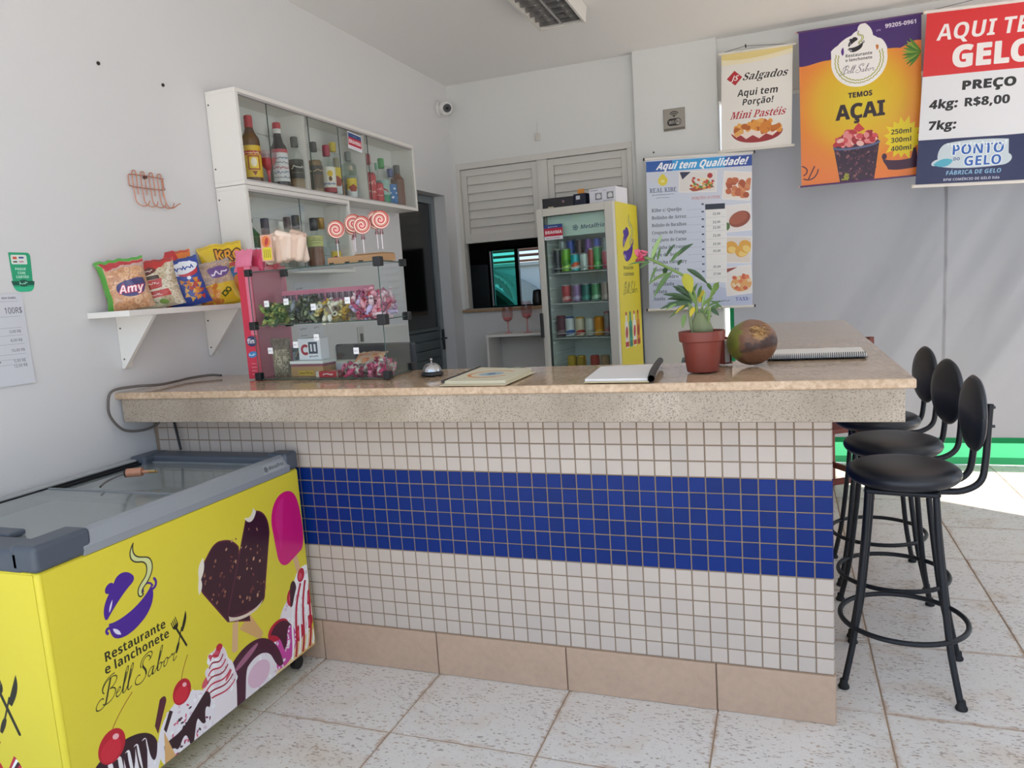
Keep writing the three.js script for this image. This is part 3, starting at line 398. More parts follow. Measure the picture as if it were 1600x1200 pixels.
  B('liquor_bottle', 'clear bottle with brown cap behind the glass edge of the lower cabinet', 0.055, -0.95, { rb: 0.036, hs: 0.16, hn: 0.2, h: 0.27, rn: 0.014, cap: ['#574444', 0.06, 0.018], body: ghost }, L);
  B('liquor_bottle', 'dark tall bottle with ridged black cap in the lower cabinet', 0.05, -1.03, { rb: 0.037, hs: 0.18, hn: 0.22, h: 0.285, rn: 0.016, cap: ['#26292a', 0.07, 0.02], body: ghost, lab: ['grey', 0.02, 0.15] }, L);
  B('liquor_bottle', 'whisky bottle with black cap and pale olive label in the lower cabinet', 0.11, -1.1, { rb: 0.042, hs: 0.15, hn: 0.2, h: 0.27, rn: 0.017, cap: ['#1c1d1e', 0.065, 0.021], lab: ['olive', 0.12, 0.175, 0.0415], fill: ['#8a4a22', 0.118] }, L);
  B('liquor_bottle', 'clear bottle with a ringed gold cap in the lower cabinet', 0.085, -1.2, { rb: 0.042, hs: 0.17, hn: 0.225, h: 0.28, rn: 0.017, cap: ['#a8854c', 0.06, 0.021], capMat: C('#a8854c', 0.35, 0.6), lab: ['grey', 0.02, 0.12] }, L);
  B('liquor_bottle', 'clear bottle with a yellow cap, last in the lower cabinet', 0.095, -1.29, { rb: 0.038, hs: 0.14, hn: 0.18, h: 0.23, rn: 0.015, cap: ['#cfae32', 0.045, 0.019], lab: ['yellow', 0.02, 0.1] }, L);
  const cg = thing('cocktail_glass', 'wide stemmed cocktail glass of red drink beside the brown bottle', 'glass', [0.11, U, -0.775]);
  obj('stem', lathe([[0.001, 0], [0.028, 0], [0.026, 0.003], [0.006, 0.01], [0.005, 0.05], [0.012, 0.075]], 24), M('#c8323e', 0.15), cg);
  obj('bowl', lathe([[0.004, 0.07], [0.03, 0.1], [0.044, 0.13], [0.046, 0.165]], 28), glassMat('#f2d8de'), cg);
  obj('drink', lathe([[0.003, 0.073], [0.028, 0.1], [0.042, 0.13], [0.0005, 0.131]], 28), M('#d2283a', 0.2), cg);
}

// ---------- small shelf with snack bags ----------
{
  const s = thing('wall_shelf', 'white wall shelf on two triangular bracket boards, carrying snack bags', 'shelf', [0.002, 1.378, 0]);
  obj('shelf_board', bb(0, 0, -0.505, 0.205, 0.022, 0.237, 0.0015), board, s);
  for (const z of [0.105, -0.365]) {
    const br = extrude([[0, 0], [0.19, 0], [0.012, -0.2], [0, -0.2]], 0.014, 0.0008).translate(0, -0.001, z - 0.007);
    const b = obj('bracket', br, board, s); obj('wall_cleat', bb(0, -0.2, z - 0.03, 0.014, -0.002, z - 0.008, 0.001), board, b);
    for (const y of [-0.045, -0.165]) obj('screw', new THREE.CylinderGeometry(0.0035, 0.0035, 0.002, 10).rotateX(Math.PI / 2).translate(0.016, y, z + 0.0085), C('#3a3836', 0.5), b);
  }
}
function pillowBag(w, h, d, seed) {
  const nx = 20, ny = 24, pos = [], uv = [], idx = [], r = rng(seed), px = r() * 9, N = (nx + 1) * (ny + 1);
  for (const side of [1, -1]) for (let j = 0; j <= ny; j++) for (let i = 0; i <= nx; i++) {
    const u = i / nx * 2 - 1, v = j / ny, q = Math.pow(Math.max(0, 1 - Math.abs(u) ** 3), 0.6), e = Math.min(1, Math.sin(Math.PI * clamp((v - 0.02) / 0.92, 0, 1)) * 1.25) ** 0.55;
    let t = d / 2 * q * e * (1 - 0.35 * v); t += 0.1 * d * fbm(u * 3 + px, v * 4, side * 2, 3) * q * e * 1.6;
    const x = u * w / 2 * (1 - 0.1 * e) + 0.006 * fbm(v * 6, px, side, 2), y = h * v + 0.008 * noise.noise(u * 5, px, 3) * (v > 0.8 ? 1 : 0);
    pos.push(x, y, side * Math.max(t, 0.0006)); uv.push(side > 0 ? i / nx : 1 - i / nx, v);
  }
  for (let s = 0; s < 2; s++) for (let j = 0; j < ny; j++) for (let i = 0; i < nx; i++) { const a = s * N + j * (nx + 1) + i, b = a + 1, c = a + nx + 1, e = c + 1; s ? idx.push(a, c, b, b, c, e) : idx.push(a, b, c, b, e, c); }
  const g = new THREE.BufferGeometry(); g.setAttribute('position', new THREE.Float32BufferAttribute(pos, 3)); g.setAttribute('uv', new THREE.Float32BufferAttribute(uv, 2)); g.setIndex(idx); g.computeVertexNormals(); return g;
}
const rings = (g, x0, y0, x1, y1, n, cols, seed, s = 1) => { const r = rng(seed); for (let i = 0; i < n; i++) { const x = x0 + r() * (x1 - x0), y = y0 + r() * (y1 - y0), q = (12 + r() * 8) * s; ell(g, x, y, q, q * 0.75, r() * 3, cols[i % cols.length]); g.strokeStyle = '#00000022'; g.lineWidth = 2; g.stroke(); ell(g, x, y, q * 0.35, q * 0.22, r() * 3, '#8a5a3a55'); } };
function snackBag(label, pos, turn, lean, size, art, seed) {
  const b = thing('snack_bag', label, 'snack bag', pos, turn, 'snack bags on the wall shelf'); b.rotation.order = 'YXZ'; b.rotation.x = lean[0]; b.rotation.z = lean[1];
  const tex = canvasTex(256, 320, art);
  obj('pouch', pillowBag(...size, seed), new THREE.MeshPhysicalMaterial({ map: tex, roughness: 0.32, clearcoat: 0.4, clearcoatRoughness: 0.25, side: THREE.DoubleSide }), b);
  obj('top_seal', [0, 1, 2, 3, 4].map((k) => bx(size[0] * 0.93, 0.0022, 0.0016, 0, size[1] - 0.003 - k * 0.0035, 0)), C(art.seal ?? '#888', 0.35), b).userData.kind = 'stuff';
  return b;
}
{
  const Y = 1.4015, art = (seal, fn) => Object.assign(fn, { seal });
  snackBag('clear bag of round biscuits with green edges, nearest on the wall shelf', [0.1, Y, 0.118], 0.86, [-0.1, 0.14], [0.17, 0.195, 0.08], art('#4f9a34', (g, W, H) => {
    g.fillStyle = '#c9a184'; g.fillRect(0, 0, W, H); rings(g, 20, 60, W - 20, H, 170, ['#d9a87e', '#cf9a70', '#e0b48e', '#c48d66'], 3, 1.3);
    g.fillStyle = '#4f9a34'; g.fillRect(0, 0, 30, H); g.fillRect(0, 0, W, 18); fillP(g, 'M10 20 L256 26 L256 70 C180 40 120 60 60 70Z', '#c0a298'); fillP(g, 'M20 18 L256 22 L256 40 C160 30 90 60 40 66Z', '#b8343c');
    fillP(g, 'M70 200 C60 150 110 150 130 140 C160 150 190 120 236 140 C250 180 230 230 180 240 C140 250 90 240 70 200Z', '#39356e'); F(g, 'italic bold 66px sans-serif', '#f6e4e6'); g.lineWidth = 8; g.strokeStyle = '#c02c46'; g.strokeText('Amy', 78, 216); g.fillText('Amy', 78, 216); }), 3);
  snackBag('bag of ring biscuits with cream label and red bands, second on the wall shelf', [0.1, Y, -0.025], 0.8, [-0.1, 0.16], [0.185, 0.19, 0.08], art('#7a2a1c', (g, W, H) => {
    g.fillStyle = '#bcae98'; g.fillRect(0, 0, W, H); rings(g, 110, 40, W, H, 90, ['#d8ccb2', '#c4b494', '#e0d6c0'], 5, 1.5);
    g.fillStyle = '#e6dfc6'; g.fillRect(6, 40, 130, H - 50); fillP(g, 'M0 0 L256 0 L256 20 C180 40 150 90 30 110 L0 60Z', '#c4302c'); fillP(g, 'M0 6 L60 30 L40 110 L0 90Z', '#d8b020'); ell(g, 88, 76, 66, 24, -0.1, '#6a2a26'); scrawl(g, 40, 84, 96, 20, '#f2e6da', 4); g.fillStyle = '#4a2e1c'; g.fillRect(50, 106, 110, 26); g.fillStyle = '#c4302c'; fillP(g, 'M70 136 L170 132 L160 190 L90 196Z', '#c43a34'); scrawl(g, 80, 164, 70, 14, '#f4dcd0', 6); fillP(g, 'M6 210 L190 206 L200 250 L6 254Z', '#c23630'); scrawl(g, 30, 240, 120, 14, '#f4dcd0', 7); scrawl(g, 50, 286, 70, 10, '#333', 8); ell(g, 150, 284, 26, 16, 0.3, '#7ea04a'); }), 4);
  snackBag('red and orange snack bag standing behind the blue one', [0.05, Y, -0.2], 0.9, [-0.1, 0.12], [0.15, 0.235, 0.04], art('#b01c22', (g, W, H) => {
    g.fillStyle = '#c8262c'; g.fillRect(0, 0, W, H); fillP(g, 'M150 0 L256 0 L256 220 L190 120Z', '#e07a28'); g.fillStyle = '#f2ece4'; g.fillRect(196, 90, 60, 110); F(g, 'bold 60px sans-serif', '#c8262c'); g.fillText('M', 200, 160); }), 5);
  snackBag('blue snack bag with white and red oval badge and printed corn chips', [0.115, Y, -0.175], 0.8, [-0.12, 0.22], [0.165, 0.2, 0.06], art('#2a2f58', (g, W, H) => {
    g.fillStyle = '#24439e'; g.fillRect(0, 0, W, H); fillP(g, 'M60 60 C100 10 220 10 250 60 C230 110 160 130 90 110 C70 100 60 80 60 60Z', '#e9eef4'); fillP(g, 'M100 100 C150 120 210 110 246 76 L240 110 C200 140 130 140 100 100Z', '#c42c38'); scrawl(g, 90, 84, 130, 26, '#24439e', 9);
    const r = rng(7); for (let i = 0; i < 26; i++) { g.save(); g.translate(110 + r() * 120, 150 + r() * 130); g.rotate(r() * 6); fillP(g, 'M-18 10 L0 -20 L20 12Z', ['#d88a2c', '#c8702a', '#e6b04a', '#b83a2a'][i % 4]); g.restore(); } ell(g, 168, 140, 14, 12, 0, '#e9eef4'); }), 6);
  snackBag('clear snack bag with purple lettering above a yellow lower half', [0.16, Y, -0.3], 0.9, [-0.14, 0.2], [0.175, 0.185, 0.06], art('#a89a94', (g, W, H) => {
    g.fillStyle = '#b49a8c'; g.fillRect(0, 0, W, H); rings(g, 0, 20, W, 170, 70, ['#b89a80', '#a8907e', '#c8ac92'], 11); fillP(g, 'M100 60 C150 30 230 40 250 80 C230 130 160 140 110 120Z', '#6a4a8a'); F(g, 'italic bold 50px sans-serif', '#e8dcec'); scrawl(g, 120, 110, 110, 34, '#e8dcec', 12); g.fillStyle = '#d8b428'; g.fillRect(0, 170, W, H); rings(g, 10, 180, 130, H - 10, 40, ['#d8862c', '#e09a3a', '#c87426'], 13, 1.1); g.save(); g.translate(176, 240); g.rotate(-0.6); g.strokeStyle = '#4a5a20'; g.lineWidth = 10; g.strokeRect(-34, -14, 30, 28); g.beginPath(); g.arc(20, 0, 15, 0, 7); g.stroke(); g.restore(); }), 7);
  snackBag('tall yellow snack bag with bold orange lettering at the far end of the shelf', [0.12, Y, -0.43], 0.78, [-0.08, 0.17], [0.19, 0.27, 0.07], art('#c9a818', (g, W, H) => {
    g.fillStyle = '#e8c41e'; g.fillRect(0, 0, W, H); g.save(); g.translate(84, 92); g.rotate(0.08); F(g, 'bold 84px sans-serif', '#e8a024'); g.lineWidth = 14; g.strokeStyle = '#4a2410'; g.lineJoin = 'round'; g.strokeText('KRO', 0, 0); g.fillText('KRO', 0, 0); g.restore(); ell(g, 190, 120, 44, 12, 0, '#c43a34'); ell(g, 180, 200, 60, 66, 0, '#2f7cb8'); ell(g, 190, 222, 44, 50, 0.2, '#e48a2a'); for (let i = 0; i < 7; i++) ell(g, 60 + i * 28, 290 - (i % 2) * 20, 20, 9, 0.6, '#d08a1c'); }), 8);
}
// ---------- glass sweets case on the counter ----------
const Y0 = 1.0925; // counter surface
const CASE = { A: [0.475, -0.1], B: [1.085, -0.045], C: [1.045, -0.3], D: [0.47, -0.33], h: 0.424, mid: 0.212 };
const lerp2 = (p, q, t) => [p[0] + (q[0] - p[0]) * t, p[1] + (q[1] - p[1]) * t];
// place inside the case: u along the front, v from front to back
const inCase = (u, v) => lerp2(lerp2(CASE.A, CASE.B, u), lerp2(CASE.D, CASE.C, u), v);
{
  const { A, B, C: Cc, D, h, mid } = CASE, cx = 0.77, cz = -0.2, c = thing('glass_display_case', 'two-tier frameless glass sweets case with black corner clamps on the counter', 'display case', [cx, Y0, cz]);
  const L = ([x, z]) => [x - cx, z - cz], pg = glassMat('#f8fbfa', { ior: 1.3 }), edge = C('#3d5a52', 0.2), clampM = C('#1b1c1f', 0.45);
  const slab = (y) => { const g = extrude([A, B, Cc, D].map(L).map(([x, z]) => [x, -z]), 0.004).rotateX(-Math.PI / 2).translate(0, y, 0); return g; };
  const bar = (p, q, y, r = 0.0022) => rod([...[L(p)[0], y, L(p)[1]]], [L(q)[0], y, L(q)[1]], r, 6);
  for (const y of [0.001, mid, h - 0.004]) { const s = obj('glass_shelf', slab(y), pg, c); obj('polished_edge', [bar(A, B, y + 0.002), bar(B, Cc, y + 0.002), bar(Cc, D, y + 0.002), bar(D, A, y + 0.002)], edge, s).userData.kind = 'stuff'; }
  const pane = (p, q, y0, y1, t = 0.004) => { const a = L(p), b = L(q), w = Math.hypot(b[0] - a[0], b[1] - a[1]), g = bx(w - 0.004, y1 - y0, t, w / 2, (y0 + y1) / 2, 0); g.rotateY(-Math.atan2(b[1] - a[1], b[0] - a[0])).translate(a[0], 0, a[1]); return g; };
  for (const [y0, y1] of [[0.006, mid - 0.002], [mid + 0.006, h - 0.006]]) {
    for (const [p, q] of [[B, Cc], [D, A]]) obj('glass_pane', pane(p, q, y0, y1), pg, c);
    obj('glass_pane', pane(A, B, y0, y0 + (y1 - y0) * (y0 < 0.1 ? 0.99 : 0.99)), pg, c);
    for (const p of [A, B]) obj('pane_edge', rod([L(p)[0] - 0.001, y0, L(p)[1]], [L(p)[0] - 0.001, y1, L(p)[1]], 0.0017, 6), edge, c);
  }
  const cl = (p, y, s = 0.028) => obj('clamp', bx(s, s * 1.15, s, L(p)[0], y, L(p)[1], 0.004), clampM, c);
  for (const p of [A, B, Cc]) { cl(p, 0.014, 0.027); cl(p, mid + 0.002, p === B ? 0.034 : 0.028); cl(p, h - 0.004, p === B ? 0.03 : 0.024); }
  cl(D, 0.014, 0.024); cl(D, mid, 0.026); cl(D, h - 0.006, 0.024);
  // low glass dividers on the middle shelf
  for (const u of [0.24, 0.48, 0.73]) { const p = inCase(u, 0.02), q = inCase(u, 0.6); obj('divider', pane(p, q, mid + 0.005, mid + 0.1, 0.003), pg, c); }
  obj('divider', pane(inCase(0.62, 0.02), inCase(0.62, 0.7), 0.006, 0.12, 0.003), pg, c);
  const tagM = M('#ffffff', 0.5, { map: canvasTex(64, 64, (g) => { g.fillStyle = '#f2f3f4'; g.fillRect(0, 0, 64, 64); scrawl(g, 14, 38, 36, 12, '#8a90a0', 3); }) });
  for (const [u, y] of [[0.13, mid + 0.085], [0.29, mid + 0.088], [0.5, mid + 0.062], [0.76, mid + 0.078], [0.12, 0.115], [0.33, 0.135], [0.5, 0.16], [0.79, 0.105], [0.35, 0.14]].slice(0, 8)) { const [x, z] = L(lerp2(A, B, u)); const t = obj('price_tag', bx(0.024, 0.024, 0.0012, 0, 0, 0, 0.0003), tagM, c); t.position.set(x, y, z + 0.0035); t.rotation.y = -0.09; }
}
// wrapped sweets: a twist of paper round a core; heaps nobody could count
const sweet = (() => { const p = []; for (let i = 0; i <= 12; i++) { const t = i / 12 * 2 - 1, a = Math.abs(t); p.push([a > 0.62 ? 0.002 + (a - 0.62) * 0.016 : 0.0075 * Math.sqrt(1 - (a / 0.66) ** 4) + 0.001, t * 0.021]); } return lathe(p, 9); })();
function heap(name, label, u0, u1, v0, v1, y, hgt, n, cols, seed, s = 1, group) {
  const r = rng(seed), [x0, z0] = inCase((u0 + u1) / 2, (v0 + v1) / 2), m = new THREE.InstancedMesh(sweet, M('#ffffff', 0.28), n), q = new THREE.Object3D(), c = new THREE.Color();
  for (let i = 0; i < n; i++) {
    const u = u0 + r() * (u1 - u0), v = v0 + r() * (v1 - v0), [x, z] = inCase(u, v), k = r() * Math.min(1, 1.35 - 0.9 * Math.abs((u - (u0 + u1) / 2) / ((u1 - u0) / 2)) ** 2 * 0.6);
    q.position.set(x - x0, 0.011 * s + k * hgt, z - z0); q.rotation.set(r() * 6, r() * 6, r() * 6); q.scale.setScalar(s * (0.85 + r() * 0.4)); q.updateMatrix(); m.setMatrixAt(i, q.matrix); m.setColorAt(i, c.set(cols[Math.floor(r() * cols.length)]));
  }
  m.name = numbered(name); m.position.set(x0, y, z0); m.userData.kind = 'stuff'; scene.add(m); tag(m, label, 'sweets', group); return m;
}
{
  const ym = Y0 + CASE.mid + 0.005;
  heap('wrapped_sweets', 'heap of green and yellow wrapped sweets in the first compartment of the glass case', 0.04, 0.22, 0.1, 0.6, ym, 0.055, 110, ['#6f8a3a', '#8fa64a', '#4f6e34', '#b5b560', '#3f5a30', '#c9cf8a'], 3);
  heap('wrapped_sweets', 'heap of dark olive and grey sweets in the second compartment of the glass case', 0.26, 0.46, 0.1, 0.6, ym, 0.07, 120, ['#4a5238', '#39402e', '#6a705c', '#8a8f98', '#585a40', '#a7b08a'], 4);
  heap('wrapped_sweets', 'heap of cream and gold wrapped sweets in the third compartment of the glass case', 0.5, 0.71, 0.1, 0.6, ym, 0.05, 80, ['#e8e2cc', '#d6c88a', '#f0ece0', '#c9a23a', '#8a7a6a'], 5, 1.15);
  heap('wrapped_sweets', 'heap of pink and lilac lolly sweets in the last compartment of the glass case', 0.755, 0.97, 0.08, 0.7, ym, 0.085, 190, ['#d4607e', '#e8a0b0', '#b04a72', '#c8b8e0', '#f0d0d8', '#c8384e'], 6);
  heap('wrapped_sweets', 'pink wrapped sweets on the bottom tier at the right of the glass case', 0.65, 0.97, 0.1, 0.55, Y0 + 0.006, 0.03, 90, ['#c8386a', '#e07a9a', '#b8b0a8', '#d8d0c8', '#a83258'], 7);
  const strip = thing('pink_candy_strip', 'long pink card strip of packets standing behind the sweets in the glass case', 'candy packets', [inCase(0.425, 0.74)[0], ym, inCase(0.425, 0.74)[1]], -0.09);
  obj('card', bx(0.45, 0.125, 0.02, 0, 0.0635, 0, 0.002), C('#e08aa0', 0.5), strip);
  const slat = bx(0.006, 0.024, 0.004); for (let i = 0; i < 44; i++) { if (i % 15 === 7) continue; const s = obj('packet_edge', slat, C(['#8a7a84', '#b8a4ac', '#6e6068'][i % 3], 0.5), strip); s.position.set(-0.215 + i * 0.0098, 0.096, 0.0115); }
  // bottom tier
  const at = (u, v) => { const [x, z] = inCase(u, v); return [x, Y0 + 0.0055, z]; };
  const mesh = thing('mesh_bag', 'beige mesh bag of treats standing at the left of the bottom tier', 'bag', at(0.085, 0.4), 0.2);
  obj('pouch', pillowBag(0.085, 0.15, 0.06, 21), M('#ffffff', 0.6, { side: THREE.DoubleSide, map: canvasTex(128, 192, (g, W, H) => { g.fillStyle = '#a59880'; g.fillRect(0, 0, W, H); const r = rng(4); for (let y = 0; y < H; y += 9) for (let x = 0; x < W; x += 9) { g.fillStyle = ['#cdbfa4', '#8a7a66', '#b8aa92', '#77695a'][Math.floor(r() * 4)]; g.fillRect(x, y, 7, 7); } g.fillStyle = '#6a5a50aa'; g.fillRect(0, 0, W, 56); }) }), mesh);
  const gb = thing('dark_pouch', 'grey blue pouch beside the mesh bag in the glass case', 'bag', at(0.215, 0.5), 0.1);
  obj('pouch', pillowBag(0.075, 0.12, 0.05, 22), M('#ffffff', 0.4, { side: THREE.DoubleSide, map: canvasTex(96, 128, (g, W, H) => { g.fillStyle = '#5f6a70'; g.fillRect(0, 0, W, H); const r = rng(9); for (let i = 0; i < 60; i++) ell(g, r() * W, r() * H, 9, 6, r() * 3, ['#4a4038', '#7a8890', '#8a7a6a', '#39444c'][i % 4]); }) }), gb);
  const flat = thing('cereal_bar_box', 'low orange and yellow box with a white lid in the glass case', 'box', at(0.36, 0.34), -0.09);
  obj('carton', bx(0.16, 0.05, 0.08, 0, 0.025, 0, 0.002), M('#ffffff', 0.5, { map: canvasTex(128, 64, (g, W, H) => { g.fillStyle = '#b08a5c'; g.fillRect(0, 0, W, H); g.fillStyle = '#c9a62c'; g.fillRect(30, 34, 60, 22); g.fillStyle = '#8a4a5c'; g.fillRect(0, 0, W, 12); scrawl(g, 36, 50, 50, 10, '#6a4a1c', 5); }) }), flat);
  obj('lid', bx(0.164, 0.012, 0.084, 0, 0.056, 0, 0.002), C('#e6e6e4', 0.5), flat);
  const logo = thing('printed_card_box', 'white box with a big red and black letter logo standing on the low box', 'box', [flat.position.x + 0.005, flat.position.y + 0.0622, flat.position.z - 0.005], -0.1);
  obj('carton', bx(0.11, 0.085, 0.05, 0, 0.043, 0, 0.002), C('#e4e4ea', 0.5), logo);
  obj('print', plane(0.104, 0.08, 0, 0.043, 0.0256), M('#ffffff', 0.5, { map: canvasTex(192, 150, (g, W, H) => { g.fillStyle = '#e4e4ea'; g.fillRect(0, 0, W, H); g.lineWidth = 20; g.strokeStyle = '#a8243a'; g.beginPath(); g.arc(58, 78, 30, 0.8, 5.5); g.stroke(); g.strokeStyle = '#3a4250'; g.lineWidth = 16; g.strokeRect(98, 30, 66, 70); g.beginPath(); g.moveTo(130, 30); g.lineTo(130, 100); g.stroke(); scrawl(g, 96, 132, 76, 12, '#4a5262', 3); }) }), logo);
  const rw = thing('chocolate_box', 'flat red and white chocolate box along the front of the bottom tier', 'box', at(0.525, 0.2), -0.09);
  obj('carton', bx(0.1, 0.022, 0.05, 0, 0.011, 0, 0.002), M('#ffffff', 0.45, { map: canvasTex(128, 32, (g, W, H) => { g.fillStyle = '#b8242e'; g.fillRect(0, 0, W, H); F(g, 'bold 20px sans-serif', '#f0e6e2'); scrawl(g, 46, 22, 60, 14, '#f0e6e2', 8); g.fillStyle = '#d8ccc0'; g.fillRect(0, 0, 20, H); }) }), rw);
  const tub = thing('cream_box', 'cream carton behind the flat red box in the glass case', 'box', at(0.53, 0.62), -0.09);
  obj('carton', bx(0.09, 0.05, 0.06, 0, 0.025, 0, 0.002), C('#d9d2c0', 0.5), tub); obj('label', bx(0.08, 0.03, 0.001, 0, 0.028, 0.0305), C('#c3c6d2', 0.5), tub);
  const tray = thing('sweet_bag', 'clear bag of orange jelly sweets lying on the pink ones', 'sweets', [at(0.78, 0.35)[0], Y0 + 0.047, at(0.78, 0.35)[2]], 0.2);
  obj('pouch', pillowBag(0.12, 0.1, 0.045, 25).rotateX(-1.2), M('#ffffff', 0.35, { side: THREE.DoubleSide, map: canvasTex(128, 128, (g, W, H) => { g.fillStyle = '#b89a84'; g.fillRect(0, 0, W, H); const r = rng(6); for (let i = 0; i < 70; i++) ell(g, r() * W, r() * H, 12, 9, r() * 3, ['#c87e50', '#d8986a', '#b86a44', '#c8b8a0'][i % 4]); }) }), tray);
}
// pink gummy stand left of the case
{
  const t = thing('pink_gummy_stand', 'tall pink card stand of gummy packets at the left end of the glass case', 'candy stand', [0.422, Y0, -0.25]);
  obj('stand', bx(0.066, 0.45, 0.22, 0, 0.225, 0, 0.003), C('#d4506a', 0.45), t);
  obj('front_print', plane(0.062, 0.446, 0, 0.225, 0.1106), M('#ffffff', 0.4, { map: canvasTex(128, 920, (g, W, H) => {
    g.fillStyle = '#cf3850'; g.fillRect(0, 0, W, H); g.fillStyle = '#e27c94'; g.fillRect(70, 0, 58, 560); ell(g, 66, 610, 52, 44, 0, '#2e3c64'); F(g, 'bold 56px sans-serif', '#f4eef2'); g.textAlign = 'center'; g.fillText('fini', 66, 628); ell(g, 60, 720, 46, 26, -0.2, '#3f86c0'); scrawl(g, 30, 730, 60, 18, '#e6f0f6', 4); for (let i = 0; i < 4; i++) scrawl(g, 40, 800 + i * 30, 50, 8, '#f2d2d8', i + 7); }) }), t);
  obj('side_print', plane(0.21, 0.44).rotateY(Math.PI / 2).translate(0.0336, 0.225, 0), M('#e0869c', 0.4), t);
  for (let i = 0; i < 5; i++) obj('gummy_packet', pillowBag(0.09, 0.09, 0.025, 30 + i).rotateX(-0.25), C(['#e07a98', '#d6486a', '#e89ab0', '#cf3f5c', '#e6849e'][i], 0.3), t).position.set(-0.012 + (i % 2) * 0.02, 0.43, 0.1 - i * 0.045);
}
// on top of the case
const TOP = Y0 + CASE.h + 0.001;
{
  const w = thing('wafer_bag', 'large clear bag of pale puffed biscuits with yellow and orange label on the glass case', 'snack bag', [inCase(0.22, 0.35)[0], TOP, inCase(0.22, 0.35)[1]], 0.25);
  obj('bag', pillowBag(0.185, 0.165, 0.085, 41), glassMat('#faf8f6', { roughness: 0.25 }), w);
  const r = rng(12); const stick = new THREE.CapsuleGeometry(0.017, 0.095, 4, 10); const sm = [C('#ead2bf', 0.8), C('#f0dccb', 0.8), C('#e2c6b2', 0.8)];
  for (let i = 0; i < 6; i++) { const s = obj('biscuit', stick, sm[i % 3], w); s.position.set(-0.045 + (i % 3) * 0.05, 0.118 + (i % 2) * 0.014, i < 3 ? 0.012 : -0.012); s.rotation.z = Math.PI / 2 + (r() - 0.5) * 0.7; s.scale.set(0.8, 0.55, 0.8); }
  for (let i = 0; i < 14; i++) { const s = obj('biscuit', stick, sm[i % 3], w); s.position.set(-0.064 + (i % 7) * 0.022, 0.072 + r() * 0.014, i < 7 ? 0.012 : -0.014); s.scale.set(1.1, 0.8, 1); s.rotation.z = (r() - 0.5) * 0.7; s.rotation.x = (r() - 0.5) * 0.2; }
  obj('label', plane(0.045, 0.1, -0.052, 0.085, 0.047), M('#ffffff', 0.4, { side: THREE.DoubleSide, map: canvasTex(96, 192, (g, W, H) => { g.fillStyle = '#d6a08a'; g.fillRect(0, 0, W, H); ell(g, 46, 50, 36, 42, 0, '#d87a34'); ell(g, 50, 50, 14, 30, 0.3, '#b82c24'); g.fillStyle = '#d8c81e'; g.beginPath(); g.roundRect(10, 92, 76, 92, 14); g.fill(); for (let i = 0; i < 4; i++) { g.fillStyle = '#8a7a10'; g.fillRect(20 + i * 16, 108, 6, 60); } }) }), w);
}
{
  const x0 = inCase(0.8, 0.42)[0], z0 = inCase(0.8, 0.42)[1], s = thing('lollipop_tray', 'flat cardboard tray holding the lollipops on the glass case', 'tray', [x0, TOP, z0], -0.05);
  obj('card', bx(0.235, 0.026, 0.1, 0, 0.0132, 0, 0.002), M('#b08a64', 0.85), s); obj('lid_flap', bx(0.11, 0.004, 0.1, 0.06, 0.0285, 0.002, 0.001), M('#9c7854', 0.85), s);
  for (const x of [-0.1, -0.03, 0.03]) obj('notch', bx(0.02, 0.006, 0.002, x, 0.004, 0.0505), C('#2c2420', 0.8), s);
  const disc = canvasTex(128, 128, (g) => { g.fillStyle = '#e9a7a0'; g.fillRect(0, 0, 128, 128); for (let k = 0; k < 3; k++) { g.strokeStyle = ['#b8302c', '#f2cfc2', '#8a7a4a'][k]; g.lineWidth = [8, 7, 4][k]; g.beginPath(); for (let a = 0; a < 15; a += 0.2) { const q = 2 + a * 4 + k * 8; g.lineTo(64 + q * Math.cos(a), 64 + q * Math.sin(a)); } g.stroke(); } });
  const lp = [[-0.085, 0.1, 0.02, 0, 'leftmost and lowest swirl lollipop on the cardboard tray'], [-0.02, 0.118, 0.0, 0.1, 'second swirl lollipop from the left on the cardboard tray'], [0.03, 0.105, 0.025, -0.1, 'middle swirl lollipop standing in front on the tray'], [0.07, 0.122, -0.01, 0.1, 'fourth swirl lollipop from the left, a little higher than the middle one'], [0.106, 0.118, 0.02, 0, 'rightmost swirl lollipop on the cardboard tray'], [-0.045, 0.112, -0.03, 0.15, 'swirl lollipop half hidden behind the second one from the left']];
  const base = thing('swirl_lollipop', lp[0][4], 'lollipop', [0, 0, 0], 0, 'swirl lollipops in the cardboard tray');
  const cm = M('#ffffff', 0.25, { map: disc }), head = lathe([[0.0005, -0.006], [0.03, -0.005], [0.034, 0], [0.03, 0.005], [0.0005, 0.006]], 28); { const p = head.attributes.position, uv = head.attributes.uv; for (let i = 0; i < p.count; i++) uv.setXY(i, 0.5 + p.getX(i) / 0.07, 0.5 + p.getZ(i) / 0.07); }
  const hd = obj('candy_disc', head.rotateX(Math.PI / 2), cm, base); obj('stick', cyl(0.0021, 0.0021, 0.076, 0, -0.105, 0, 8), C('#e2dadd', 0.5), base); obj('wrapper_twist', lathe([[0.0035, -0.028], [0.008, -0.052], [0.0024, -0.03]], 10), glassMat('#f2e4e6', { roughness: 0.1 }), base);
  lp.forEach(([dx, h, dz, tz, label], i) => { const o = i ? copy(base, [0, 0, 0], 0, label) : base; o.position.set(x0 + dx, TOP + h + 0.03, z0 + dz); o.rotation.y = 0.35 + tz; });
}
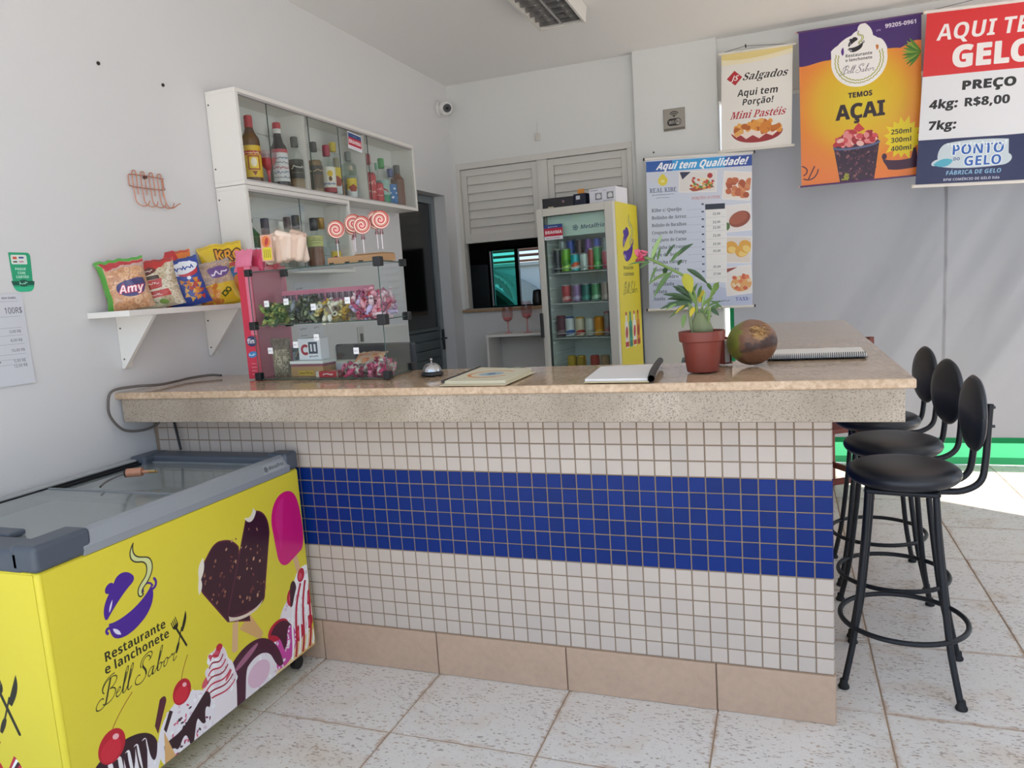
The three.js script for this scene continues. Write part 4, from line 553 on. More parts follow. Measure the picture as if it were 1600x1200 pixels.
// monitor seen through the case, on the lower worktop behind the counter
{
  const d = thing('worktop', 'low grey worktop behind the counter, mostly hidden by it', 'worktop', [1.15, 0, -0.6]);
  obj('board', bx(1.9, 0.03, 0.46, 0, 0.785, 0, 0.003), C('#b9b4ac', 0.5), d); for (const x of [-0.9, 0, 0.9]) obj('leg_panel', bx(0.03, 0.77, 0.42, x, 0.385, 0, 0.002), C('#cfcac2', 0.6), d);
  const m = thing('monitor', 'black flat monitor seen from behind through the glass sweets case', 'monitor', [0.72, 0.8005, -0.58], -0.15);
  obj('housing', bx(0.44, 0.27, 0.03, 0, 0.25, 0, 0.012), C('#3c4046', 0.45), m); obj('rear_bulge', bx(0.26, 0.17, 0.025, 0, 0.24, 0.025, 0.01), C('#34383d', 0.5), m); obj('stand_neck', bx(0.05, 0.13, 0.02, 0, 0.075, -0.005, 0.005), C('#2c2f33', 0.5), m); obj('foot', bx(0.22, 0.012, 0.16, 0, 0.006, 0, 0.004), C('#2c2f33', 0.5), m);
}
// ---------- back wall: louvred shutters, hatch sill, kitchen window, side door ----------
{
  const w = new THREE.Group(); w.name = 'window_1'; w.userData.kind = 'structure'; scene.add(w); w.position.set(0, 0, -3.235);
  const white = M('#d6d3cc', 0.5), b = (n, ...a) => obj(n, bb(...a, 0.002), white, w);
  b('frame', 0.031, 2.325, -0.02, 1.419, 2.369, 0.04); b('frame', 0.031, 1.241, -0.02, 0.06, 2.325, 0.04); b('frame', 1.385, 1.241, -0.02, 1.419, 2.325, 0.04); b('mullion', 0.695, 1.755, -0.02, 0.775, 2.325, 0.03);
  for (const [x0, x1] of [[0.062, 0.693], [0.777, 1.383]]) {
    const y0 = x0 < 0.5 ? 1.755 : 1.245;
    b('stile', x0, y0, -0.012, x0 + 0.045, 2.322, 0.018); b('stile', x1 - 0.045, y0, -0.012, x1, 2.322, 0.018); b('rail', x0 + 0.045, 2.272, -0.012, x1 - 0.045, 2.322, 0.018); b('rail', x0 + 0.045, y0, -0.012, x1 - 0.045, y0 + 0.07, 0.018);
    obj('backing', bb(x0 + 0.045, y0 + 0.07, -0.016, x1 - 0.045, 2.272, -0.012), C('#a09c94', 0.7), w);
    const g = bx(x1 - x0 - 0.094, 0.075, 0.009, 0, 0, 0, 0.003); for (let y = 2.24; y > y0 + 0.08; y -= 0.0655) { const s = obj('slat', g, white, w); s.position.set((x0 + x1) / 2, y, 0.002); s.rotation.x = -0.24; }
  }
  struct('hatch_sill', metric(bb(0.012, 1.212, -3.352, 1.42, 1.2345, -3.165, 0.003), 1.1), M('#d8cdbb', 0.35, { map: graniteTop }));
  scene.children[scene.children.length - 1].name = 'trim_1';
}
{
  const w = new THREE.Group(); w.name = 'window_2'; w.userData.kind = 'structure'; scene.add(w); w.position.set(0, 0, -6.02);
  const al = C('#17191b', 0.4), f = (...a) => obj('frame', bb(...a, 0.002), al, w);
  f(-0.86, 1.15, -0.03, -0.2, 1.18, 0.04); f(-0.86, 1.83, -0.03, -0.2, 1.86, 0.04); f(-0.86, 1.18, -0.03, -0.835, 1.83, 0.04); f(-0.225, 1.18, -0.03, -0.2, 1.83, 0.04); f(-0.525, 1.18, -0.02, -0.48, 1.83, 0.03); 
  obj('stile', bb(-0.822, 1.18, 0, -0.805, 1.83, 0.02), C('#9aa4a8', 0.3, 0.6), w);
  obj('pane', bb(-0.806, 1.18, 0.004, -0.525, 1.83, 0.008), glassMat('#8fdcd0'), w); obj('pane', bb(-0.48, 1.18, -0.01, -0.225, 1.83, -0.006), glassMat('#e6eef0'), w);
  // what stands outside that window
  const yw = thing('yard_wall', 'white garden wall outside the kitchen window', 'wall', [-1.3, -0.12, -8.6]); obj('masonry', bx(5, 1.82, 0.15, 0, 0.91, 0, 0.01), M('#e8e8e6', 0.8), yw); obj('coping', bx(5.05, 0.06, 0.24, 0, 1.85, 0, 0.01), C('#d8d4ce', 0.8), yw);
  const rf = thing('tiled_roof', 'brown tiled roof edge seen beyond the kitchen window', 'roof', [-1.1, 1.66, -9.6]);
  for (let i = 0; i < 9; i++) obj('tile_row', bx(4.5, 0.04, 0.2, 0, 0.06 + i * 0.1, -i * 0.14, 0.015), C(['#6e4a3c', '#7a5444', '#64443a'][i % 3], 0.8), rf); obj('gable_wall', bx(4.4, 2.0, 0.1, 0, -0.9, -1.4), C('#b8a898', 0.9), rf); obj('rafter', bx(4.5, 0.06, 1.6, 0, -0.01, -0.7), C('#57392e', 0.8), rf);
  const car = thing('parked_car', 'dark parked car behind the teal pane of the kitchen window', 'car', [-2.3, -0.12, -7.6], 0.05); car.scale.setScalar(1.2);
  const prof = new THREE.Shape(); prof.moveTo(-1.9, 0.3); prof.lineTo(-1.9, 0.75); prof.quadraticCurveTo(-1.5, 0.9, -1.0, 0.95); prof.quadraticCurveTo(-0.6, 1.42, 0, 1.47); prof.quadraticCurveTo(0.8, 1.47, 1.2, 1.0); prof.lineTo(1.85, 0.9); prof.quadraticCurveTo(1.98, 0.6, 1.9, 0.3); prof.closePath();
  obj('body', extrude(prof, 1.5, 0.06).translate(0, 0, -0.75), new THREE.MeshPhysicalMaterial({ color: '#1f2a28', roughness: 0.3, metalness: 0.2, clearcoat: 1 }), car);
  const win = new THREE.Shape(); win.moveTo(-0.85, 1.0); win.quadraticCurveTo(-0.5, 1.34, 0, 1.38); win.quadraticCurveTo(0.7, 1.38, 1.0, 1.03); win.closePath(); obj('side_window', extrude(win, 0.02, 0).translate(0, 0, 0.81), C('#10161a', 0.1), car);
  for (const x of [-1.2, 1.15]) for (const z of [-0.7, 0.7]) obj('wheel', new THREE.CylinderGeometry(0.3, 0.3, 0.2, 28).rotateX(Math.PI / 2).translate(x, 0.3, z), C('#141516', 0.8), car);
  const kf = thing('kitchen_fridge', 'dark refrigerator with a bright handle inside the unlit kitchen', 'refrigerator', [-0.62, -0.1, -5.55]); obj('body', bx(0.5, 1.75, 0.6, 0, 0.875, 0, 0.02), C('#0b0b0c', 0.5), kf); obj('door_handle', bx(0.022, 0.5, 0.03, -0.18, 1.45, 0.32, 0.008), C('#c8ccd0', 0.25, 0.7), kf); kf.position.set(-0.72, -0.1, -4.7);
  const jug = thing('black_jug', 'black jug standing at the right of the hatch sill', 'jug', [0.62, 1.235, -3.27]); obj('jug_body', lathe([[0.001, 0], [0.04, 0], [0.046, 0.03], [0.038, 0.1], [0.034, 0.12], [0.001, 0.125]]), C('#141517', 0.35), jug); obj('handle', tube([[0.036, 0.1, 0], [0.075, 0.095, 0], [0.08, 0.05, 0], [0.044, 0.03, 0]], 0.007), C('#141517', 0.35), jug);
}
{
  const d = new THREE.Group(); d.name = 'door_1'; d.userData.kind = 'structure'; scene.add(d); d.position.set(-0.11, 0, 0);
  const al = C('#8d9598', 0.35, 0.5), slate = C('#4b5558', 0.5);
  obj('stile', bb(-0.02, 0, -3.015, 0.02, 2.115, -2.955, 0.002), al, d); obj('stile', bb(-0.02, 0, -2.325, 0.02, 2.115, -2.265, 0.002), al, d); obj('rail', bb(-0.02, 2.06, -2.955, 0.02, 2.115, -2.325, 0.002), al, d); obj('rail', bb(-0.015, 1.1, -2.955, 0.015, 1.125, -2.325, 0.002), slate, d);
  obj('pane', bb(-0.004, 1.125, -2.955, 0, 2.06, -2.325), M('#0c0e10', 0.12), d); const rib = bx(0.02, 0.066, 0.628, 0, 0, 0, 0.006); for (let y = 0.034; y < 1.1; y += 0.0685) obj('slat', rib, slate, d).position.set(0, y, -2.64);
  const hd = obj('door_handle', [bx(0.012, 0.16, 0.03, 0.024, 1.02, -2.985, 0.004), rod([0.028, 1.03, -2.985], [0.05, 1.03, -2.985], 0.007), rod([0.05, 1.03, -2.985], [0.05, 1.03, -2.9], 0.007)], C('#2a2d30', 0.4, 0.4), d);
}
// white open shelf table with two goblets
{
  const t = thing('white_side_table', 'white open-fronted side table under the kitchen hatch', 'table', [0.58, 0, -3.03]);
  obj('top_board', bx(0.54, 0.018, 0.28, 0, 1.035, 0, 0.001), board, t); for (const x of [-0.259, 0.259]) obj('side_board', bx(0.018, 1.026, 0.28, x, 0.513, 0, 0.001), board, t); obj('back_board', bx(0.5, 0.5, 0.012, 0, 0.75, -0.132, 0.001), C('#d3d0ca', 0.5), t);
  const gob = (label, x, h) => { const g = thing('goblet', label, 'glass', [x, 1.0445, -3.01]), s = h / 0.22, pink = M('#f0a4a6', 0.3); obj('foot', lathe([[0.001, 0], [0.034, 0], [0.033, 0.003], [0.006, 0.009], [0.0045, 0.04], [0.0045, 0.085], [0.012, 0.1]].map(([a, b]) => [a, b * s]), 24), pink, g); obj('bowl', lathe([[0.004, 0.095], [0.03, 0.108], [0.042, 0.14], [0.043, 0.18], [0.037, 0.22]].map(([a, b]) => [a, b * s]), 28), glassMat('#f0dcdc'), g); obj('drink', lathe([[0.003, 0.098], [0.029, 0.11], [0.039, 0.132], [0.0005, 0.133]].map(([a, b]) => [a, b * s]), 28), pink, g); };
  gob('shorter clear goblet with a pink foot on the white side table', 0.452, 0.2); gob('taller clear goblet with a pink foot, nearer the drinks fridge', 0.608, 0.235);
}

// ---------- drinks fridge ----------
{
  const TH = -0.126, W = 0.545, D = 0.5, H = 1.895, f = thing('drinks_fridge', 'upright glass-door drinks fridge with yellow printed side, full of cans', 'fridge', [1.412 - Math.cos(TH) * W / 2 + Math.sin(TH) * D / 2 * -1, 0, -2.5 + Math.sin(TH) * W / 2 - Math.cos(TH) * D / 2], TH);
  // local frame: x across the front, z towards the room; front face at z = D / 2
  const x0 = -W / 2, x1 = W / 2, zf = D / 2, cream = M('#d8d5ca', 0.4), inner = C('#e6eeea', 0.5), yel = C('#e6d63c', 0.35);
  obj('cabinet', [bb(x0, 0.06, -zf, x0 + 0.03, H - 0.002, zf - 0.05), bb(x0, 0.06, -zf, x1 - 0.004, H - 0.002, -zf + 0.03), bb(x0, H - 0.03, -zf, x1 - 0.004, H - 0.002, zf - 0.05), bb(x0, 0.06, -zf, x1 - 0.004, 0.12, zf - 0.05)], cream, f);
  obj('printed_side', bb(x1 - 0.03, 0.06, -zf, x1, H + 0.001, zf - 0.045, 0.002), yel, f);
  const side = canvasTex(512, 2000, (g, Wd, Hd) => { g.fillStyle = '#e6d63c'; g.fillRect(0, 0, Wd, Hd); const py = (y) => (H - y) / H * Hd; potLogo(g, 130, py(1.83), 1.02); F(g, 'bold 40px sans-serif', '#262412'); g.fillText('Restaurante', 120, py(1.445)); g.fillText('e lanchonete', 116, py(1.4)); bellSabor(g, 120, py(1.28), 0.95, '#3c3a16', 4);
    const bt = ['#e8e4e0', '#2f9a86', '#f2efe8', '#d88a2a'], cc = ['#b83a4a', '#2a7a6a', '#c4383c', '#a8301c']; for (let i = 0; i < 4; i++) { const x = 90 + i * 96, y = py(1.15), y2 = py(0.9); g.fillStyle = bt[i]; g.beginPath(); g.roundRect(x, y + 70, 78, y2 - y - 70, 14); g.fill(); g.beginPath(); g.roundRect(x + 20, y, 38, 100, 10); g.fill(); ell(g, x + 39, y + 150, 28, 44, 0.2, cc[i]); g.fillStyle = cc[i]; g.fillRect(x, y2 - 44, 78, 36); g.fillRect(x + 22, y, 34, 24); } });
  obj('side_print', new THREE.PlaneGeometry(D - 0.05, H - 0.07).rotateY(Math.PI / 2).translate(x1 + 0.0007, (H + 0.06) / 2, -0.024), M('#ffffff', 0.35, { map: side }), f);
  obj('liner', [bb(x0 + 0.03, 0.12, -zf + 0.03, x0 + 0.034, H - 0.03, zf - 0.06), bb(x1 - 0.034, 0.12, -zf + 0.03, x1 - 0.03, H - 0.03, zf - 0.06), bb(x0 + 0.03, 0.12, -zf + 0.03, x1 - 0.03, H - 0.03, -zf + 0.036)], inner, f);
  const rb = bb(x0 + 0.034, 0, -zf + 0.05, x0 + 0.046, 0.02, zf - 0.08, 0.004); for (let y = 0.3; y < 1.7; y += 0.075) obj('shelf_rib', rb, inner, f).position.y = y;
  // door
  const fr = (...a) => obj('door_frame', bb(...a, 0.004), cream, f);
  fr(x0, 0.08, zf - 0.042, x0 + 0.045, H, zf); fr(x1 - 0.06, 0.08, zf - 0.042, x1, H, zf); fr(x0 + 0.045, H - 0.05, zf - 0.042, x1 - 0.06, H, zf); fr(x0 + 0.045, 0.08, zf - 0.042, x1 - 0.06, 0.15, zf);
  obj('door_glass', bb(x0 + 0.045, 0.15, zf - 0.012, x1 - 0.06, H - 0.05, zf - 0.008), glassMat('#f8fdfb'), f);
  obj('gasket', [bb(x0 + 0.044, 0.15, zf - 0.04, x0 + 0.049, H - 0.05, zf - 0.014), bb(x1 - 0.065, 0.15, zf - 0.04, x1 - 0.059, H - 0.05, zf - 0.014), bb(x0 + 0.045, H - 0.054, zf - 0.04, x1 - 0.06, H - 0.049, zf - 0.014)], C('#3a4442', 0.6), f);
  obj('door_handle', bb(x0 - 0.012, 1.03, zf - 0.03, x0 + 0.008, 1.2, zf + 0.02, 0.005), C('#202224', 0.4), f);
  obj('header_panel', bx(W - 0.1, 0.15, 0.012, 0, 1.78, zf - 0.075, 0.003), M('#ffffff', 0.4, { map: canvasTex(512, 176, (g, a, b) => { g.fillStyle = '#cfe4da'; g.fillRect(0, 0, a, b); F(g, 'italic bold 44px sans-serif', '#35506a'); g.fillText('Metalfrio', 270, 130); g.strokeStyle = '#35506a'; g.lineWidth = 5; for (let k = 0; k < 5; k++) { g.beginPath(); g.arc(232 + 13 * Math.cos(k * 1.257), 116 + 13 * Math.sin(k * 1.257), 8, 0, 7); g.stroke(); } }) }), f);
  for (const y of [1.463, 1.257, 1.02, 0.78, 0.5]) { const s = obj('wire_shelf', Array.from({ length: 12 }, (_, k) => rod([x0 + 0.05 + k * 0.038, y - 0.004, -zf + 0.04], [x0 + 0.05 + k * 0.038, y - 0.004, zf - 0.075], 0.002, 5)), C('#c8cccc', 0.35, 0.4), f); s.userData.kind = 'stuff'; obj('front_wire', [rod([x0 + 0.04, y - 0.004, zf - 0.075], [x1 - 0.04, y - 0.004, zf - 0.075], 0.004, 8)], C('#d2d6d6', 0.35, 0.3), s); if (y > 1.4 || y === 1.02) obj('guard_wire', rod([x0 + 0.04, y + 0.03, zf - 0.072], [x1 - 0.04, y + 0.03, zf - 0.072], 0.0025, 8), C('#d2d6d6', 0.35, 0.3), s); }
  for (const sx of [-1, 1]) for (const sz of [-1, 1]) obj('foot', cyl(0.02, 0.022, 0.061, sx * 0.23, 0, sz * 0.2, 14), C('#222', 0.5), f);
  // toWorld for the drinks on the shelves
  const wpos = (lx, y, lz) => [f.position.x + Math.cos(TH) * lx + Math.sin(TH) * lz, y, f.position.z - Math.sin(TH) * lx + Math.cos(TH) * lz];
  const canTex = (bg, fn) => canvasTex(128, 128, (g, a, b) => { g.fillStyle = bg; g.fillRect(0, 0, a, b); g.textAlign = 'center'; fn?.(g); });
  const can = (label, lx, y, lz, bg, o = {}) => {
    const { h = 0.122, r = 0.032, fn, top = '#b8bcc0' } = o, c = thing('drink_can', label, 'can', wpos(lx - (0.25 - lz) * 0.27, y + 0.0005, lz), TH + 0.2, 'drinks in the glass-door fridge');
    obj('side', new THREE.CylinderGeometry(r, r, h - 0.018, 22, 1, true).rotateY(Math.PI).translate(0, h / 2, 0), M('#ffffff', 0.3, { map: canTex(bg, fn), metalness: 0.25 }), c);
    obj('top', lathe([[0.0005, h - 0.003], [r * 0.8, h - 0.003], [r * 0.84, h], [r * 0.87, h], [r, h - 0.009]], 22), C(top, 0.3, 0.6), c); obj('base', lathe([[0.0005, 0.002], [r * 0.7, 0], [r * 0.82, 0.001], [r, 0.009]], 22), C('#9aa0a4', 0.3, 0.6), c); return c;
  };
  const blotch = (...cols) => (g) => { cols.forEach((c, i) => fillP(g, `M${30 + i * 14} ${120 - i * 26} Q64 ${60 - i * 20} ${100 - i * 8} ${100 - i * 30} Q70 ${120 - i * 10} ${30 + i * 14} ${120 - i * 26}Z`, c)); };
  const q = 0.2725, zF = 0.13, zB = 0.03; // lx = u + q
  [['black slim can at the left of the top fridge shelf', -0.425, '#2a3036', { h: 0.165, r: 0.026 }], ['large lime green can on the top fridge shelf', -0.362, '#6fae28', { h: 0.165, r: 0.034, fn: blotch('#a8d84a', '#4a8a1e') }], ['teal can with orange and white swirl on the top fridge shelf', -0.296, '#2fb0b8', { h: 0.125, fn: blotch('#f0f0ea', '#d8542a') }], ['pale white can in the middle of the top fridge shelf', -0.228, '#c2cfc8', { h: 0.122, fn: blotch('#a8b8b0') }], ['slim red can with silver top on the top fridge shelf', -0.178, '#a8382e', { h: 0.15, r: 0.024 }], ['bright green tall can on the top fridge shelf', -0.132, '#2f9a48', { h: 0.16, r: 0.03, fn: blotch('#6ac86a') }], ['pinkish red can at the right of the top fridge shelf', -0.072, '#b8485a', { h: 0.13, r: 0.029 }]].forEach(([l, u, c, o]) => can(l, u + q, 1.463, zF, c, o));
  [['grey white bottle can in the back row of the top fridge shelf', -0.4, '#a8b4b0'], ['deep blue tall can in the back row of the top fridge shelf', -0.338, '#3850b0'], ['brown tall can in the back row of the top fridge shelf', -0.27, '#6a4a48'], ['purple tall can in the back row of the top fridge shelf', -0.205, '#8a5aa8'], ['blue and white tall can in the back row of the top fridge shelf', -0.142, '#3f5ac0', 1], ['silver tall can in the back row of the top fridge shelf', -0.08, '#a8b0ac']].forEach(([l, u, c, b]) => can(l, u + q, 1.463, zB, c, { h: 0.225, r: 0.027, fn: b ? blotch('#c8d4f0', '#c8d4f0') : null }));
  [['red can at the left of the second fridge shelf', -0.372, '#b8303a', '#d8a0a0'], ['purple grey can on the second fridge shelf', -0.296, '#8a6a98', '#b8a8c8'], ['dark teal can on the second fridge shelf', -0.226, '#1e6a66', '#3f9a8a'], ['green and white can on the second fridge shelf', -0.156, '#3f8a5a', '#9ac8a8'], ['beige pink can at the right of the second fridge shelf', -0.084, '#b09a90', '#c8b8b0']].forEach(([l, u, c, d]) => can(l, u + q, 1.257, zF, c, { fn: blotch(d), r: 0.033, h: 0.125 }));
  [['dark maroon bottle can on the third fridge shelf', -0.425, '#5a1c30', '#8a7078', 0.15], ['blue and white juice can on the third fridge shelf', -0.36, '#e0e4e6', '#2a5ab0', 0.14], ['yellow topped can with a red face on the third fridge shelf', -0.286, '#d8ccb0', '#c8342a', 0.135], ['white ribbed can on the third fridge shelf', -0.212, '#ccd0c8', '#aab4a8', 0.13], ['orange can on the third fridge shelf', -0.146, '#d88a1e', '#e8b040', 0.135], ['grey can with pink top on the third fridge shelf', -0.085, '#98908e', '#b87a80', 0.165]].forEach(([l, u, c, d, h], i) => can(l, u + q, 1.02, zF, c, { fn: blotch(d), r: i === 5 ? 0.026 : 0.033, h, top: ['#8a3040', '#2a5ab0', '#d8a820', '#c8ccc4', '#c89020', '#b05a68'][i] }));
  [['yellow capped drink on the lowest visible fridge shelf', -0.36, '#c8a838'], ['gold drink can on the lowest visible fridge shelf', -0.29, '#b89a40'], ['red and cream can on the lowest visible fridge shelf', -0.19, '#b84a44'], ['tan can at the right of the lowest visible fridge shelf', -0.115, '#b89878']].forEach(([l, u, c]) => can(l, u + q, 0.78, zF, c, { h: 0.11, top: c }));
  const st = tag(obj('beer_sticker', plane(0.135, 0.1), M('#ffffff', 0.4, { side: THREE.DoubleSide, map: canvasTex(256, 190, (g, W, H) => { g.fillStyle = '#2a4a8a'; g.fillRect(0, 0, W, 50); g.fillStyle = '#c3213c'; g.fillRect(0, 46, W, 100); F(g, 'bold 56px sans-serif', '#fff'); g.textAlign = 'center'; g.fillText('BRAHMA', W / 2, 116, W - 20); g.fillStyle = '#e8eaf0'; g.fillRect(0, 146, W, 44); scrawl(g, 30, 174, 190, 14, '#b8303c', 3); scrawl(g, 60, 36, 130, 14, '#e0e6f6', 4); }) })), 'red white and blue sticker on the fridge door glass', 'sticker'); st.position.set(...wpos(-0.428 + q, 1.737, zf - 0.0065)); st.rotation.y = TH;
  // things on the fridge roof
  const on = (name, label, cat, lx, lz, turn) => thing(name, label, cat, wpos(lx, H + 0.0015, lz), TH + turn);
  const b1 = on('black_carton', 'long flat black carton lying at the left on the fridge', 'box', -0.165, 0.06, 0.1); obj('carton', bx(0.22, 0.075, 0.16, 0, 0.0375, 0, 0.002), C('#1d1a1e', 0.4), b1); obj('label', bx(0.04, 0.016, 0.001, -0.05, 0.01, 0.0805), C('#c8c0a0', 0.6), b1); obj('badge', cyl(0.009, 0.009, 0.001, 0.04, 0, 0, 14).rotateX(Math.PI / 2).translate(0, 0.045, 0.08), C('#8a6a78', 0.5), b1);
  const b2 = on('open_carton', 'small dark blue carton with a raised orange flap on the fridge', 'box', 0.0, 0.06, -0.1); obj('carton', bx(0.09, 0.085, 0.12, 0, 0.0425, 0, 0.002), C('#1e2438', 0.45), b2); obj('label', bx(0.03, 0.025, 0.001, -0.01, 0.06, 0.0605), C('#d0d4d8', 0.5), b2); obj('flap', [bx(0.05, 0.03, 0.003, 0.01, 0.1, 0.05), bx(0.05, 0.003, 0.05, 0.01, 0.0868, 0.02)], C('#d8923e', 0.6), b2);
  const b3 = on('toaster_box', 'white appliance box with grey pictures at the right on the fridge', 'box', 0.165, 0.02, -0.06); obj('carton', bx(0.19, 0.105, 0.2, 0, 0.0525, 0, 0.002), M('#e2e2e8', 0.5), b3); obj('dark_end', bx(0.001, 0.1, 0.19, -0.0955, 0.052, 0), C('#33302e', 0.5), b3);
  obj('print', plane(0.186, 0.1, 0, 0.0525, 0.1007), M('#ffffff', 0.5, { map: canvasTex(256, 140, (g, W, H) => { g.fillStyle = '#e2e2ea'; g.fillRect(0, 0, W, H); for (const x of [56, 170]) { g.fillStyle = '#8f9096'; g.fillRect(x, 40, 66, 60); ell(g, x + 34, 74, 22, 26, 0, '#dcdce0'); g.fillStyle = '#6a6a70'; g.fillRect(x, 92, 66, 10); } scrawl(g, 14, 20, 70, 10, '#6a6a70', 2); scrawl(g, 140, 26, 30, 8, '#8a8a90', 3); scrawl(g, 140, 120, 90, 9, '#8a8a90', 5); }) }), b3);
}
// ---------- vinyl curtain with green borders ----------
{
  const X0 = 2.085, X1 = 6.55, Yb = 0.185, Yt = 2.62, c = thing('vinyl_curtain', 'grey vinyl roll-down curtain with green borders closing the opening', 'curtain', [0, 0, -3.3]);
  const off = (x, y) => { const s = x - 2 + (2.6 - y) * 0.55, k = clamp((x - X0) / 0.5, 0, 1) * clamp((Yt - y) / 0.6, 0, 1); return 0.036 * k * (Math.sin(s * 7.5 + 1.2 * Math.sin(x * 1.7)) * 0.6 + fbm(s * 3.1, y * 0.5, 2, 3) * 1.5) * (0.35 + 0.65 * clamp((2.6 - y) / 1.4, 0, 1)) * clamp((y - 0.1) / 0.5, 0.08, 1) - 0.012; };
  const sheet = (x0, x1, y0, y1, nx, ny, dz = 0) => { const g = new THREE.PlaneGeometry(x1 - x0, y1 - y0, nx, ny).translate((x0 + x1) / 2, (y0 + y1) / 2, 0), p = g.attributes.position; for (let i = 0; i < p.count; i++) p.setZ(i, off(p.getX(i), p.getY(i)) + dz); g.computeVertexNormals(); return g; };
  const vinyl = (col, t) => new THREE.MeshPhysicalMaterial({ color: col, roughness: 0.97, transmission: t, thickness: 0, side: THREE.DoubleSide });
  obj('sheet', sheet(X0, X1, Yb, Yt, 130, 70), new THREE.MeshPhysicalMaterial({ color: '#a0a2a6', roughness: 0.97, transmission: 0.22, thickness: 0, side: THREE.DoubleSide }), c);
  obj('edge_border', sheet(X0 - 0.025, X0 + 0.004, 0.012, Yt, 2, 70, 0.002), vinyl('#0f7a48', 0.1), c);
  obj('hem', sheet(X0, X1, 0.15, 0.187, 130, 2, 0.003), vinyl('#0c7c48', 0.1), c);
  obj('green_band', sheet(X0, X1, 0.05, 0.152, 130, 3), vinyl('#63e8a0', 0.45), c);
  obj('hem', sheet(X0, X1, 0.004, 0.052, 130, 2, 0.003), vinyl('#3fae70', 0.2), c);
  obj('weld_seam', sheet(3.42, 3.436, 0.19, Yt, 1, 70, 0.0022), new THREE.MeshPhysicalMaterial({ color: '#9b9da1', roughness: 0.97, transmission: 0.15, thickness: 0, side: THREE.DoubleSide }), c);
  obj('top_rail', rod([X0 - 0.04, Yt, -0.02], [X1, Yt, -0.02], 0.018, 14), C('#b8babc', 0.4, 0.4), c);
}
// ---------- hanging banners ----------
function banner(label, [x, y, z], w, h, tex, { yaw = 0, roll = 0, bow = 0.006, apex = [0, 0.06], cord = '#4a4440', rodCol = '#e2ddd2', tip = '#d8d2c4', rr = 0.008 } = {}) {
  const b = thing('hanging_banner', label, 'banner', [x, y, z], yaw); b.rotation.order = 'YXZ'; b.rotation.z = roll;
  const g = new THREE.PlaneGeometry(w, h, 16, 20), p = g.attributes.position; for (let i = 0; i < p.count; i++) { const u = p.getX(i) / w * 2, v = p.getY(i) / h * 2; p.setZ(i, bow * (1 - v * v) * (0.5 + 0.5 * Math.cos(u * 2.2)) + 0.002 * Math.sin(v * 6 + u * 2)); } g.computeVertexNormals();
  obj('sheet', g.translate(0, -h / 2, 0.002), M('#ffffff', 0.38, { map: tex, side: THREE.DoubleSide }), b);
  for (const yy of [0.0, -h]) { const r = obj('rod', rod([-w / 2 - 0.012, yy, 0], [w / 2 + 0.012, yy, 0], rr, 12), C(rodCol, 0.5), b); obj('end_cap', [rod([-w / 2 - 0.02, yy, 0], [-w / 2 - 0.01, yy, 0], rr + 0.001, 10)], C(tip, 0.5), r); obj('end_cap', [rod([w / 2 + 0.01, yy, 0], [w / 2 + 0.02, yy, 0], rr + 0.001, 10)], C(tip, 0.5), r); }
  if (apex) { const s = obj('string', [rod([-w / 2, 0.004, 0], [apex[0], apex[1], -0.012], 0.0016, 5), rod([apex[0], apex[1], -0.012], [w / 2, 0.004, 0], 0.0016, 5)], C(cord, 0.8), b); obj('nail', rod([apex[0], apex[1], -0.05], [apex[0], apex[1] + 0.003, 0.004], 0.004, 8), C('#2c2826', 0.5), s); }
  return b;
}
const txt = (g, s, x, y, font, col, o = {}) => { g.save(); g.translate(x, y); if (o.rot) g.rotate(o.rot); g.transform(o.sx ?? 1, 0, o.skew ?? 0, 1, 0, 0); g.font = font; g.textAlign = o.align ?? 'center'; if (o.stroke) { g.lineWidth = o.lw ?? 6; g.strokeStyle = o.stroke; g.lineJoin = 'round'; g.strokeText(s, 0, 0, o.max); } g.fillStyle = col; g.fillText(s, 0, 0, o.max); g.restore(); };
banner('small white banner advertising mini pastries above a tray of golden fritters', [2.291, 2.828, -3.09], 0.445, 0.63, canvasTex(640, 906, (g, W, H) => {
  g.fillStyle = '#eae5dd'; g.fillRect(0, 0, W, H); fillP(g, 'M0 0 L640 0 L640 50 C480 60 300 110 0 90Z', '#e8d28c'); fillP(g, 'M0 60 C200 90 400 70 640 30 L640 70 C400 110 200 120 0 110Z', '#f0e4c0');
  fillP(g, 'M120 170 L192 236 L128 306 L50 240Z', '#b8242e'); txt(g, 'JS', 120, 262, 'bold italic 66px sans-serif', '#f4eee8', { skew: -0.15 });
  txt(g, 'Salgados', 390, 268, 'italic bold 92px serif', '#24201f', { skew: -0.18, max: 400 }); txt(g, 'Aqui tem', 330, 412, 'bold 84px sans-serif', '#1e1c1c', { skew: -0.16 }); txt(g, 'Porção!', 330, 496, 'bold 80px sans-serif', '#1e1c1c', { skew: -0.16 }); txt(g, 'Mini Pastéis', 328, 616, 'italic bold 92px serif', '#b4202c', { skew: -0.15, max: 500 });
  fillP(g, 'M90 750 C160 790 480 790 560 740 C570 800 480 850 330 850 C200 850 120 820 90 750Z', '#9c2020'); fillP(g, 'M90 744 L140 790 L180 770 L230 812 L290 780 L350 816 L410 776 L470 800 L520 760 L564 740 C520 730 140 730 90 744Z', '#f0dcd0');
  const r = rng(4); for (let i = 0; i < 34; i++) { const t = i / 34, x = 130 + r() * 390, y = 760 - r() * 95 * (1 - ((x - 325) / 230) ** 2) - 10; g.save(); g.translate(x, y); g.rotate(r() * 1.4 - 0.7); g.fillStyle = ['#d8842a', '#c8701e', '#e49a3c', '#b8601a', '#e8ac58'][i % 5]; g.beginPath(); g.roundRect(-44, -20, 88, 42, 16); g.fill(); g.restore(); }
}), { roll: -0.03, yaw: 0.0, apex: [-0.07, 0.035] });
